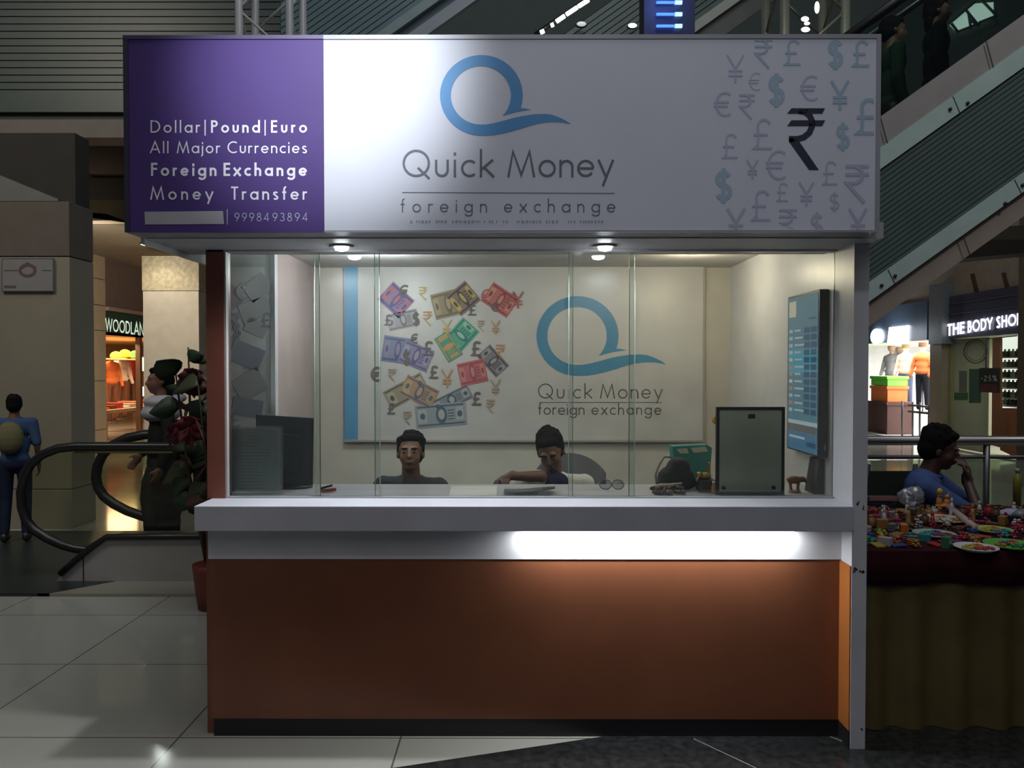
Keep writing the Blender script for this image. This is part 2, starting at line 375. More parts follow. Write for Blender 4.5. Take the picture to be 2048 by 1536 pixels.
bx('side_panel', M('orange_side', (.40, .13, .03), .4), XP0 - .006, XP0 + .001, 3.120, YP, zk, zf - .003, k); bx('side_panel', black, XP0 - .006, XP0 + .001, 3.120, YP, .003, zk, k)
pl = MB().box(XP0, XP1, 3.117, 4.98, 0, 2.14)
pl.build('side_wall', white_lam, k)
for px, py, w, h in ((1718, 1008, 5, 10), (1728, 1016, 4, 8), (1712, 1140, 10, 8), (1724, 1146, 8, 9), (1690, 705, 8, 26), (1722, 1458, 4, 7), (1694, 1443, 8, 7)):
    if px < 1697: continue
    sc = MB()
    for q in range(3):
        cx, cy = px + random.uniform(-4, 4), py + random.uniform(-4, 4)
        flat(sc, rot(cx, cy, [(-w / 3, -1.5), (w / 4, -h / 4), (w / 3, h / 4), (-w / 5, h / 3)], random.uniform(0, 180)), lambda a, b_: P(a, b_, 3.1162))
    sc.build('scuff_mark', M('scuff', (.08, .07, .08), .8), k)
bx('back_wall', cream, -1.26, XP0, YB, YB + .06, 0, 2.16, k)
bx('inner_ceiling', M('kiosk_ceiling', (.5, .49, .47), .7), -1.26, XP0, 3.40, YB, 2.11, 2.15, k)
bx('corner_post', post_brown, P(415, 750, YG).x, P(450, 750, YG).x, YG - .01, YG + .07, zt, zsof, k)
bx('edge_strip', M('strip_grey', (.35, .34, .33), .5), P(450.5, 750, YG).x, P(454, 750, YG).x, YG - .006, YG + .02, zt, zsof, k)
bx('frame_post', white_lam, -1.262, -1.215, 4.05, 4.10, .0, 2.11, k)
bx('side_wall', M('rose_grey_wall', (.42, .34, .33), .6), -1.262, -1.225, 4.10, YB, 0, 2.11, k)
bx('side_wall', orange, -1.262, -1.225, YP + .03, 4.05, 0, zt - .1, k)
bx('kiosk_floor', M('kiosk_floor', (.2, .18, .16), .6), -1.22, XP0, 3.3, YB, .003, .03, k)
# glass
gl = glass('window_glass', (.93, .965, .945), 1.0, 0, .012)
ge = M('glass_edge', (.24, .31, .28), .3)
def pane(x0, x1, Y):
    a, b_ = P(x0, 750, Y).x, P(x1, 750, Y).x
    o = bx('glass_pane', gl, a, b_, Y, Y + .005, zt + .004, zsof - .004, k)
    for e in (a, b_ - 0.0025): bx('glass_edge', ge, e, e + 0.0025, Y - .001, Y + .006, zt + .003, zsof - .004, o)
pane(456, 640, YG + .02); pane(629, 760, YG + .006); pane(749, 1146, YG + .02); pane(1137, 1270, YG + .006); pane(1258, 1668, YG + .02)
bx('glass_track', M('track_grey', (.3, .31, .32), .4), P(455, 900, YG).x, P(1670, 900, YG).x, YG - .002, YG + .03, zt, zt + .006, k)
sg = bx('side_glass', glass('side_glass', (.72, .80, .82), 1.0, 0, .10), -1.244, -1.238, YG + .07, 4.05, zt, 2.11, k)
bx('door_track', white_lam, -1.26, -1.22, YG + .07, 4.05, zt - .1, zt, k)
# side decals on the side glass
dec = MB()
d1 = M('decal_grey', (.035, .04, .055), .6); d2 = M('decal_blue', (.055, .062, .085), .6); d3 = M('decal_slate', (.085, .09, .095), .6)
ts = lambda a, b_: PX(a, b_, -1.236)
for ch, cx, cy, h in (('€', 484, 583, 34), ('₹', 473, 640, 30), ('£', 532, 640, 30), ('£', 470, 840, 30), ('$', 474, 660, 30)):
    symbol(dec, ch, cx, cy, h, .13, ts, 0)
for cx, cy, w, h, r_, mi in ((515, 575, 50, 40, 35, 2), (510, 620, 60, 40, 20, 2), (493, 710, 66, 44, -22, 1), (512, 655, 44, 30, -25, 2), (500, 770, 60, 50, 30, 2), (495, 815, 60, 36, -10, 1)):
    flat(dec, rot(cx, cy, [(-w / 2, -h / 2), (w / 2, -h / 2), (w / 2, h / 2), (-w / 2, h / 2)], r_), ts, mi)
dec.build('decal', [d1, d2, d3], sg)
# canopy
can = M('canopy_white', (.60, .60, .60), .45)
xs0, xs1 = P(248, 265, YF).x, P(1760, 265, YF).x
bx('canopy_soffit', M('soffit_grey', (.42, .42, .44), .5), xs0 + .02, XP1, 3.00, 3.42, zsof, zsof + .06, k)
bx('canopy_lip', can, xs0 + .01, xs1 - .01, YF + .03, 3.0, zs + .004, zs + .05, k)
bx('canopy_lip', M('lip_white', (.72, .72, .70), .5), xs0, xs0 + .015, 3.0, 5.0, 1.962, 2.14, k); bx('canopy_soffit', MAT['soffit_grey'], xs0 + .015, -1.262, 3.42, 5.0, 2.04, 2.10, k)
bx('canopy_roof', M('roof_grey', (.2, .2, .21), .7), xs0, XP1, 3.14, 5.0, 2.152, 2.2, k)
bx('header_rail', grey_lam, -1.26, XP0, YG - .01, YG + .04, zsof - .008, zsof, k)
# soffit downlights
bulb = M('lamp_white', (1, 1, 1), emit=38, ecol=(.92, .96, 1))
bulb2 = M('lamp_warm', (1, 1, 1), emit=22, ecol=(1, .93, .8))
for px, py, e in ((683, 489, 52), (1210, 491, 36)):
    c = P(px, py, 3.17); c.z = zsof
    d = MB().lathe([(.045, 0), (.05, -.006), (.032, -.008), (.03, -.001)], c).build('downlight', steel, k)
    MB().lathe([(.001, -.004), (.03, -.005), (.024, -.018), (.001, -.024)], c).build('bulb', bulb, d)
    lamp('kiosk_spotlight', 'SPOT', (c.x, c.y, c.z - .03), e, (.9, .95, 1), aim=(c.x, c.y + .06, 0), spot_size=radians(150), spot_blend=.8, shadow_soft_size=.03)
# inside ceiling lights
for x, y, e, c_ in ((-.72, 4.20, 10.5, (.93, .96, 1)), (.30, 3.85, 5.0, (1, .93, .80)), (.95, 4.25, 5.2, (1, .84, .60))):
    d = MB().lathe([(.05, 0), (.055, -.006), (.038, -.008), (.035, -.001)], (x, y, 2.11)).build('downlight', steel, k)
    MB().lathe([(.001, -.003), (.033, -.004), (.001, -.010)], (x, y, 2.11)).build('bulb', bulb2, d)
    lamp('inside_light', 'POINT', (x, y, 2.0), e, c_, shadow_soft_size=.04)
# led strip under the counter lip
a, b_ = P(1045, 1066, 3.17), P(1588, 1066, 3.17)
MB().box(a.x, b_.x, 3.165, 3.19, zb - .014, zb - .001).build('light_strip', M('strip_glow', (1, 1, 1), emit=9, ecol=(.93, .97, 1)), k)
lamp('strip_light', 'AREA', ((a.x + b_.x) / 2, 3.172, zb - .018), 6.5, (.93, .97, 1), aim=((a.x + b_.x) / 2, 3.20, 0), shape='RECTANGLE', size=b_.x - a.x, size_y=.02)
# ================================================================== sign
s = thing('sign_board', 'long purple and white kiosk sign reading Quick Money foreign exchange', 'sign', ((xs0 + xs1) / 2, 3.0, zs))
TS = lambda a, b_: P(a, b_, YF - .0012)
TS2 = lambda a, b_: P(a, b_, YF - .0024)
xm = P(648, 265, YF).x
bx('sign_box', M('sign_box_grey', (.30, .29, .32), .5), xs0, xs1, YF + .012, 3.13, zs, ztop, s)
purple = M('purple_vinyl', (.080, .047, .195), .45, spec=.2, var=.03)
signwhite = M('sign_white', (.70, .73, .80), .45, spec=.3, var=.02)
bx('purple_panel', purple, xs0, xm, YF, YF + .012, zs, ztop, s)
bx('white_panel', signwhite, xm, xs1, YF, YF + .012, zs, ztop, s)
fr = M('sign_frame', (.36, .36, .40), .4)
bx('frame_trim', M('purple_trim', (.06, .04, .13), .4), xs0, xm, YF - .004, YF, ztop - .014, ztop, s)
bx('frame_trim', fr, xm, xs1, YF - .004, YF, ztop - .015, ztop, s)
bx('frame_trim', fr, xs1 - .016, xs1, YF - .004, YF, zs, ztop - .015, s)
bx('frame_trim', fr, xm, xs1 - .016, YF - .004, YF, zs, zs + .006, s)
bx('frame_trim', M('navy_trim', (.03, .028, .06), .5), xs0, xs0 + .018, YF - .003, YF, zs, ztop - .014, s)
tw = M('white_lettering', (.80, .78, .86), .5, var=.02); tg = M('grey_lettering', (.13, .145, .175), .5, var=.02)
L = MB()
for t, a, b_, y, c, w in (('Dollar', 301, 400, 265.5, 25, .115), ('|', 409, 412.5, 266, 24, .10), ('Pound', 422, 520, 265.5, 25, .155), ('|', 529, 532.5, 266, 24, .10), ('Euro', 542, 614, 265.5, 25, .155)):
    write(L, t, a, b_, y, c, w, TS)
L.build('lettering', tw, s)
def words(ws, y, c, w, mt):
    for t, a, b_ in ws: L = MB(); write(L, t, a, b_, y, c, w, TS); L.build('lettering', mt, s)
words((('All', 300, 337), ('Major', 354, 440), ('Currencies', 455, 614)), 306.5, 24, .11, tw)
words((('Foreign', 302, 433), ('Exchange', 447, 614)), 352, 26.5, .165, tw)
words((('Money', 301, 426), ('Transfer', 462, 614)), 399.5, 26.5, .13, tw)
words((('99984', 469, 538), ('93894', 545, 615)), 442.5, 17, .09, M('faded_lettering', (.42, .45, .62), .5))
L = MB(); flat(L, [(289, 423.5), (446, 422), (448, 448), (290, 449)], TS); flat(L, [(453.5, 418), (455.5, 418), (455.5, 449), (453.5, 449)], TS)
L.build('grey_patch', M('patch_grey', (.42, .41, .45), .6), s)
L = MB(); swoosh(L, 962.8, 190.6, 1.0, TS); L.build('ring_logo', logo_blue, s)
words((('Quick', 805, 989), ('Money', 1015, 1227)), 354, 55, .085, tg)
L = MB(); flat(L, [(804, 384), (1229, 386), (1229, 387.6), (804, 385.6)], TS); L.build('rule', tg, s)
words((('foreign', 801, 974), ('exchange', 1008, 1231)), 424.5, 27, .085, tg)
L = MB()
x = 820
while x < 1205:
    w = random.uniform(2, 6); flat(L, [(x, 440.5), (x + w, 440.5), (x + w, 442 + random.uniform(1, 4)), (x, 445)], TS2) if random.random() < .8 else None
    x += w + random.uniform(1.5, 3)
L.build('small_print', M('small_print', (.42, .42, .47), .5), s)
mauve = M('mauve_print', (.50, .50, .65), .5, var=.02); tealp = M('teal_print', (.38, .52, .62), .5, var=.02)
clip = (1300, 80, 1748, 458)
for ch, cx, cy, h, ml, w in (('¥', 1471, 137, 56, 0, .07), ('₹', 1527, 107, 58, 1, .08), ('£', 1585, 105, 52, 1, .09), ('$', 1671, 107, 58, 1, .15), ('£', 1722, 107, 54, 1, .1),
    ('€', 1510, 163, 36, 0, .06), ('$', 1553, 180, 62, 1, .15), ('€', 1619, 176, 52, 0, .08), ('¥', 1680, 190, 58, 1, .1), ('€', 1446, 208, 50, 0, .09), ('₹', 1494, 213, 50, 0, .08),
    ('£', 1525, 268, 62, 0, .08), ('£', 1735, 233, 74, 1, .1), ('$', 1686, 273, 52, 1, .14), ('£', 1460, 292, 50, 0, .08), ('€', 1553, 330, 60, 0, .08), ('¥', 1505, 338, 38, 0, .1),
    ('£', 1660, 346, 48, 0, .08), ('₹', 1714, 367, 76, 0, .09), ('$', 1447, 371, 64, 1, .14), ('£', 1522, 411, 62, 0, .08), ('£', 1565, 384, 38, 0, .08), ('¥', 1613, 388, 48, 0, .09),
    ('$', 1669, 403, 36, 0, .1), ('¥', 1472, 446, 58, 0, .1), ('₹', 1576, 447, 58, 0, .08), ('$', 1634, 450, 48, 0, .12), ('¥', 1716, 446, 58, 0, .1)):
    L = MB(); symbol(L, ch, cx, cy, h, w, TS, 0, clip); L.build('currency_symbol', tealp if ml else mauve, s)
L = MB()
c8 = lambda pts: [(1360 + a / 3.657, 60 + b_ / 3.657) for a, b_ in pts]
flat(L, c8([(815, 572), (1062, 572), (1040, 612), (783, 612)]), TS); flat(L, c8([(815, 660), (1062, 660), (1040, 703), (783, 703)]), TS)
for q in ribbon([(a, b_) for a, b_ in [(870, 592), (915, 600), (948, 625), (966, 665), (966, 705), (945, 752), (905, 785), (860, 797), (796, 797)]], 44):
    L.add([TS(1360 + p.x / 3.657, 60 + p.y / 3.657) for p in q], [(0, 1, 2, 3)])
flat(L, c8([(796, 778), (860, 800), (872, 815), (1016, 1024), (945, 1024), (797, 815)]), TS)
L.build('currency_symbol', M('dark_rupee', (.030, .033, .055), .5), s)['label'] = 'large near-black rupee symbol'
# ================================================================== board on the back wall
YW = YB - .03
bd = thing('wall_board', 'white banknote and ring-logo poster board on the kiosk back wall', 'board', (0, YB, 1.0))
TB = lambda a, b_: P(a, b_, YW - .0015)
TB2 = lambda a, b_: P(a, b_, YW - .0030)
a0, a1 = P(688, 525, YW), P(1405, 880, YW)
bx('board_panel', M('board_white', (.58, .57, .55), .4), a0.x, a1.x, YW, YB - .001, a1.z, a0.z, bd)
bf = M('board_frame', (.40, .36, .31), .5)
bx('board_frame', bf, a0.x, a1.x, YW - .006, YW, a1.z - .012, a1.z, bd); bx('board_frame', bf, a1.x, a1.x + .012, YW - .006, YW, a1.z - .012, a0.z, bd)
L = MB(); flat(L, [(689, 527), (716, 527), (716, 879), (689, 879)], TB); L.build('blue_stripe', M('stripe_blue', (.10, .33, .55), .5), bd)
L = MB(); swoosh(L, 1155, 672, .99, TB); L.build('ring_logo', M('board_blue', (.06, .26, .44), .5), bd)
bg = M('board_grey', (.11, .105, .10), .5)
for t_, a, b_, y, c, w in (('Quick', 1076, 1185, 797, 30, .075), ('Money', 1200, 1325, 797, 30, .075), ('foreign', 1076, 1169, 829.5, 23, .09), ('exchange', 1183, 1323, 829.5, 23, .09)):
    L = MB(); write(L, t_, a, b_, y, c, w, TB); L.build('lettering', bg, bd)
L = MB(); flat(L, [(1078, 804.5), (1324, 804.5), (1324, 805.6), (1078, 805.6)], TB); L.build('rule', bg, bd)
def note(cx, cy, w, h, r_, base, dk, lt, lab, lift=0):
    m = MB(); f = lambda a, b_: P(a, b_, YW - .0015 - lift); f2 = lambda a, b_: P(a, b_, YW - .0022 - lift); f3 = lambda a, b_: P(a, b_, YW - .0029 - lift)
    q = lambda x0, y0, x1, y1, g_, mi: flat(m, rot(cx, cy, [(x0 * w / 2, y0 * h / 2), (x1 * w / 2, y0 * h / 2), (x1 * w / 2, y1 * h / 2), (x0 * w / 2, y1 * h / 2)], r_), g_, mi)
    q(-1, -1, 1, 1, f, 0); q(-.92, -.86, .92, -.72, f2, 1); q(-.92, .72, .92, .86, f2, 1); q(-.9, -.6, -.55, .6, f2, 2); q(.6, -.6, .88, .5, f2, 2)
    el = lambda ex, ey, ew, eh, g_, mi: flat(m, rot(cx, cy, [(ex * w / 2 + ew * w / 2 * cos(t * pi / 8), ey * h / 2 + eh * h / 2 * sin(t * pi / 8)) for t in range(16)], r_), g_, mi)
    el(.02, 0, .22, .78, f2, 1); el(.02, -.05, .13, .45, f3, 2); el(-.72, 0, .10, .28, f3, 1); el(.74, 0, .10, .28, f3, 1)
    for yy in (-.4, -.15, .1, .35): q(.27, yy, .52, yy + .1, f2, 1)
    o = m.build('printed_banknote', [M(lab[0] + 'a', base, .6), M(lab[0] + 'b', dk, .6), M(lab[0] + 'c', lt, .6)], bd); o['label'] = lab[1]
note(792, 600, 58, 48, -42, (.35, .22, .33), (.10, .13, .35), (.5, .2, .22), ('n1', 'mauve and blue banknote print'))
note(806, 640, 62, 34, 12, (.38, .36, .38), (.22, .21, .24), (.46, .44, .46), ('n2', 'grey banknote print'))
note(896, 608, 62, 52, 14, (.33, .28, .19), (.20, .16, .11), (.42, .36, .24), ('n3', 'olive brown banknote print'))
note(926, 597, 52, 50, 40, (.27, .20, .15), (.10, .08, .09), (.50, .40, .12), ('n4', 'dark brown and yellow banknote print'), .001)
note(1000, 600, 62, 46, -34, (.52, .17, .17), (.30, .08, .09), (.55, .3, .22), ('n5', 'red banknote print'))
note(922, 672, 62, 44, 48, (.12, .40, .25), (.06, .22, .20), (.35, .55, .45), ('n6', 'green banknote print'))
note(897, 693, 56, 34, -58, (.10, .34, .24), (.55, .33, .14), (.5, .38, .18), ('n7', 'green and orange banknote print'), .001)
note(795, 700, 60, 52, -8, (.22, .24, .38), (.12, .13, .26), (.30, .26, .36), ('n8', 'blue banknote print'))
note(832, 712, 62, 46, -22, (.27, .26, .40), (.14, .13, .26), (.38, .35, .42), ('n9', 'violet banknote print'), .001)
note(812, 782, 86, 40, 28, (.34, .30, .22), (.12, .11, .08), (.45, .42, .33), ('n10', 'dark patterned banknote print'))
note(838, 784, 72, 42, -28, (.42, .27, .17), (.13, .15, .22), (.5, .36, .22), ('n11', 'orange brown banknote print'), .001)
note(986, 722, 58, 36, -48, (.24, .22, .24), (.10, .09, .11), (.36, .34, .36), ('n12', 'dark grey banknote print'))
note(945, 745, 56, 46, 12, (.55, .15, .17), (.36, .10, .12), (.55, .26, .24), ('n13', 'rose red banknote print'), .001)
note(903, 800, 84, 30, 26, (.27, .30, .33), (.10, .13, .15), (.42, .45, .47), ('n14', 'grey banknote print showing behind the dollar bill'))
note(882, 830, 102, 46, 5, (.34, .37, .39), (.10, .15, .20), (.46, .48, .48), ('n15', 'pale grey dollar bill print'), .001)
gs = {'g': (.17, .15, .14), 'o': (.55, .30, .16), 'y': (.56, .44, .18), 't': (.42, .33, .24), 'r': (.45, .14, .14)}
for ch, cx, cy, h, c in (('€', 808, 583, 27, 'g'), ('₹', 846, 587, 26, 'y'), ('£', 945, 620, 22, 'g'), ('$', 832, 638, 27, 'g'), ('₹', 855, 637, 28, 'o'), ('¥', 893, 655, 30, 'y'), ('₹', 962, 652, 22, 't'),
    ('¥', 991, 655, 28, 'o'), ('€', 829, 677, 20, 'g'), ('£', 857, 697, 30, 'g'), ('£', 953, 697, 30, 'g'), ('₹', 1001, 704, 30, 'o'), ('£', 868, 744, 26, 'g'), ('¥', 894, 757, 36, 'o'),
    ('₹', 784, 750, 24, 't'), ('¥', 991, 775, 32, 't'), ('£', 954, 797, 27, 'g'), ('₹', 981, 813, 28, 't'), ('£', 783, 817, 22, 'g'), ('₹', 815, 836, 26, 't'), ('¥', 1036, 600, 34, 'r'),
    ('€', 972, 592, 28, 'r'), ('€', 990, 614, 20, 'g'), ('€', 1022, 600, 26, 'r'), ('$', 813, 716, 28, 'g'), ('£', 777, 640, 22, 'g'), ('€', 752, 748, 30, 'g')):
    L = MB(); symbol(L, ch, cx, cy, h, .15 if c == 'g' else .09, lambda a, b__: P(a, b__, YW - .0055)); L.build('printed_symbol', M('sym_' + c, gs[c], .6), bd)
# ================================================================== tv on the right inner wall
XT = P(1636, 750, 3.36).x
Z = lambda py, Y=3.36: P(1636, py, Y).z
ty0 = 3.36; ty1 = PX(1573, 750, XT).y
tz1, tz0 = P(1636, 578, ty0).z, P(1636, 915, ty0).z
tv = thing('rate_screen', 'tall blue currency rate screen on the right inner wall', 'screen', (XT, (ty0 + ty1) / 2, tz0))
bx('tv_casing', dark_metal, XT + .004, XP0 - .001, ty0, ty1, tz0, tz1, tv, .004)
def TQ(u0, v0, u1, v1, c, e, name, off=.001, mb=None, mi=0):
    """u 0 far .. 1 near, v 0 top .. 1 bottom"""
    y = lambda u: ty1 + (ty0 - ty1) * u; z = lambda v: tz1 + (tz0 - tz1) * v
    mb.add([(XT + .004 - off, y(u0), z(v0)), (XT + .004 - off, y(u1), z(v0)), (XT + .004 - off, y(u1), z(v1)), (XT + .004 - off, y(u0), z(v1))], [(0, 1, 2, 3)], mi)
em = lambda nme, c, e: M(nme, (.01, .01, .01), .15, emit=e, ecol=c)
scm = [em('scr_blue', (.09, .21, .28), .55), em('scr_navy', (.02, .08, .16), .6), em('scr_cream', (.55, .5, .38), .6), em('scr_white', (.35, .45, .5), .6), em('scr_grey', (.10, .10, .10), .6), em('scr_sky', (.06, .18, .33), .5), em('scr_red', (.5, .18, .16), .6), em('scr_teal', (.06, .28, .38), .62)]
m = MB()
TQ(.04, .015, .97, .80, 0, 0, '', .001, m, 0); TQ(.04, .35, .97, .50, 0, 0, '', .0015, m, 7); TQ(.04, .80, .97, .825, 0, 0, '', .001, m, 3); TQ(.04, .825, .97, .87, 0, 0, '', .001, m, 4); TQ(.04, .87, .97, .99, 0, 0, '', .001, m, 5)
TQ(.07, .04, .3, .14, 0, 0, '', .002, m, 2)
for i in range(12):
    v = .22 + i * .046
    TQ(.08, v, .19, v + .022, 0, 0, '', .002, m, 6 if i in (5, 6, 8, 10) else (2 if i in (4, 7) else 3))
    TQ(.26, v + .004, .45 + .06 * (i % 3), v + .016, 0, 0, '', .002, m, 3)
    TQ(.56, v - .004, .73, v + .03, 0, 0, '', .002, m, 1); TQ(.77, v - .004, .94, v + .03, 0, 0, '', .002, m, 1)
TQ(.7, .16, .92, .17, 0, 0, '', .002, m, 1); TQ(.1, .90, .6, .915, 0, 0, '', .002, m, 3); TQ(.65, .925, .93, .955, 0, 0, '', .002, m, 1)
m.build('screen', scm, tv)
MB().box(1.298, 1.303, 3.352, 3.359, tz0 + .03, tz0 + .055).build('button', M('pale_button', (.3, .3, .32), .5), tv)
# dark tall speaker under it
q = MB(); zc = P(1640, 993, 3.38).z
q.prism([P(1627, 994, 3.40) , P(1668, 994, 3.40), P(1668, 917, 3.40), P(1639, 919, 3.40)], (0, .11, 0))
tag(q.build('speaker', M('charcoal', (.045, .047, .045), .6)), 'dark charcoal speaker on the counter under the rate screen', 'speaker')
# ================================================================== things on the counter
zt2 = zt + .001
def cpt(px, py): return PZ(px, py, zt)
# framed notice seen from behind
t = thing('framed_board', 'grey-green backed picture frame with black rim standing on the counter', 'frame', (P(1500, 990, 3.40).x, 3.40, zt))
fa, fb = P(1433, 813, 3.385), P(1568, 991, 3.385); fa.z = P(1500, 814, 3.385).z
m = MB(); w = .012
m.box(fa.x, fa.x + w, 3.380, 3.40, zt2, fa.z); m.box(fb.x - w, fb.x, 3.380, 3.40, zt2, fa.z); m.box(fa.x + w, fb.x - w, 3.380, 3.40, zt2, zt2 + w); m.box(fa.x + w, fb.x - w, 3.380, 3.40, fa.z - w, fa.z)
m.build('frame', black, t)
bx('backing', M('backing_green', (.46, .48, .40), .6), fa.x + w, fb.x - w, 3.384, 3.398, zt2 + w, fa.z - w, t)
for px, py in ((1447, 975), (1547, 975)):
    p = P(px, py, 3.384); o = MB().lathe([(.008, 0), (.008, .006), (.004, .008)], (0, 0, 0)).build('screw', black, t, local=True)
    o.location = (p.x - t.location.x, 3.384 - t.location.y, p.z - t.location.z); o.rotation_euler = (radians(90), 0, 0)
p = P(1503, 832, 3.384); MB().box(p.x - .014, p.x + .014, 3.380, 3.384, p.z - .008, p.z + .008).build('hanger', black, t)
# notice in acrylic stand
t = thing('notice_stand', 'clear acrylic stand with a printed notice at the left end of the counter', 'notice', (P(512, 990, 3.42).x, 3.42, zt))
fa, fb = P(457, 852, 3.40), P(566, 991, 3.40)
bx('notice_paper', M('notice_grey', (.60, .66, .64), .6), fa.x + .008, fb.x - .012, 3.404, 3.406, zt2 + .01, fa.z - .008, t)
bx('acrylic_sheet', glass('acrylic', (.85, .88, .88), 1, .02, .15), fa.x, fb.x, 3.398, 3.403, zt2, fa.z, t)
m = MB()
for i in range(17):
    y = 872 + i * 6.5; x0 = 475 + random.uniform(0, 6); x1 = 545 - random.uniform(0, 30)
    if i in (0, 1): x0, x1 = 495, 525
    for q_ in range(int((x1 - x0) / 8)):
        flat(m, [(x0 + q_ * 8, y), (x0 + q_ * 8 + 5.5, y), (x0 + q_ * 8 + 5.5, y + 1.2), (x0 + q_ * 8, y + 1.2)], lambda a, b__: P(a, b__, 3.4035))
m.build('print', M('print_ink', (.14, .16, .17), .7), t)
# monitor seen from the back
t = thing('computer_monitor', 'black computer monitor seen from behind beside the acrylic notice', 'monitor', (P(590, 985, 3.55).x, 3.6, zt))
A_, B_, C_, D_ = P(514, 829, 3.50), P(628, 836, 3.62), P(626, 972, 3.62), P(514, 966, 3.50)
mm_ = M('monitor_black', (.035, .042, .045), .45)
MB().prism([A_, B_, C_, D_], (-.012, .022, 0)).build('monitor_back', mm_, t, .003)
i1 = lambda u, v: A_.lerp(B_, u).lerp(D_.lerp(C_, u), v) + Vector((.004, -.001, 0))
MB().prism([i1(.3, .25), i1(.75, .25), i1(.7, .8), i1(.35, .8)], (.012, -.022, 0)).build('monitor_bump', mm_, t, .003)
MB().obox(i1(.62, .98) + Vector((0, .02, -.02)), (.025, .008, 0), (0, .01, 0), (0, 0, .05)).build('stand_neck', mm_, t)
c = i1(.55, 1); MB().lathe([(.10, 0), (.10, .006), (.03, .014)], (c.x, c.y + .02, zt2), 24, sy=.7).build('stand_base', mm_, t)
# paper
m = MB(); pp = [cpt(903, 974), cpt(994, 973), cpt(993, 993.5), cpt(898, 993)]
pp = [Vector((p.x, p.y + (.0), zt2)) for p in pp]; m.prism(pp, (0, 0, .003)); m.build('paper_sheet', paper); tag(bpy.data.objects['paper_sheet'], 'white paper sheets lying on the counter before the left clerk', 'paper')
# curved leather tray / clipboard
m = MB(); N = 14; vs = []; fs = []
for i in range(N + 1):
    u = i / N; px = 1008 + 102 * u; yb = 984 + 3.5 * sin(pi * u) - 8 * u; ya = yb - 4 - 3 * sin(pi * u)
    q0, q1 = P(px, yb, 3.36), P(px, ya, 3.50)
    q0.z = max(q0.z, zt2 + .004); q1.z = max(q1.z, zt2 + .006)
    vs += [q0, q1, q1 + Vector((0, 0, -.003)), q0 + Vector((0, 0, -.003))]
for i in range(N):
    a = 4 * i
    for j in range(4): fs.append((a + j, a + (j + 1) % 4, a + 4 + (j + 1) % 4, a + 4 + j))
fs += [(0, 1, 2, 3), (4 * N + 3, 4 * N + 2, 4 * N + 1, 4 * N)]
m.add(vs, fs, 0, True)
m.box(P(1030, 985, 3.4).x, P(1075, 985, 3.4).x, 3.39, 3.46, zt2, zt2 + .012)
tag(m.build('clipboard', M('slate', (.045, .05, .055), .35)), 'curved black clipboard lying in front of the right clerk', 'clipboard')
# small stapler red
t = thing('stapler', 'tiny black and red stapler on the counter right of the monitor', 'stapler', cpt(657, 984))
c = cpt(657, 984)
MB().obox(c + Vector((0, 0, .008)), (.028, .012, .002), (-.004, .008, 0), (0, 0, .006)).build('stapler_body', M('red_plastic', (.45, .05, .04), .4), t)
MB().obox(c + Vector((-.01, 0, .022)), (.024, .008, .006), (-.003, .006, 0), (0, 0, .004)).build('stapler_arm', black, t)
# spectacles
t = thing('spectacles', 'pair of folded spectacles lying near the right end of the clear counter', 'spectacles', cpt(1222, 978))
gm = M('lens_grey', (.12, .15, .17), .1)
for px in (1211, 1236):
    c = P(px, 969, 3.50); R = Matrix.Rotation(radians(75), 3, 'X')
    pts = [c + R @ Vector((.026 * cos(a * pi / 10), .021 * sin(a * pi / 10), 0)) for a in range(20)]
    MB().tube(pts, .0022, 6, closed=True).build('rim', M('frame_grey', (.16, .17, .19), .3), t)
    MB().prism([c + R @ Vector((.025 * cos(a * pi / 10), .020 * sin(a * pi / 10), 0)) for a in range(20)], (0, .001, 0)).build('lens', glass('lens', (.80, .84, .87), 1.5), t)
    c2 = c + Vector((.02 if px > 1220 else -.02, 0, .004)); MB().tube([c2, c2 + Vector((0, .06, -.004)), c2 + Vector((-.01, .10, -.016))], .0018, 6).build('temple', MAT['frame_grey'], t)
# dark backpack, teal box, brass figures
def C3(px, py, Y): 
    p = P(px, py, Y); return p
t = thing('shoulder_bag', 'slouched dark grey bag with pale strap behind the brass ornament', 'bag', (C3(1355, 970, 3.50).x, 3.51, zt))
m = MB(); c = C3(1352, 968, 3.52); c.y = 3.52
m.ell((c.x, c.y, zt + .055), (.085, .05, .058)); m.ell((c.x + .01, c.y, zt + .10), (.055, .04, .045)); m.ell((c.x + .04, c.y, zt + .033), (.05, .045, .032)); m.ell((c.x - .045, c.y - .005, zt + .033), (.045, .04, .032)); m.ell((c.x - .02, c.y - .02, zt + .09), (.02, .03, .03))
blob(m, 'bag_body', M('bag_charcoal', (.045, .046, .05), .7, bump=.5), t, .006, 4).data.transform(Matrix.Translation(-t.location))
m = MB(); m.tube([C3(1314, 974, 3.48), C3(1311, 950, 3.48), C3(1318, 930, 3.49), C3(1328, 914, 3.50), C3(1345, 914, 3.50)], .005, 8); m.build('strap', M('strap_pale', (.35, .30, .27), .6), t)
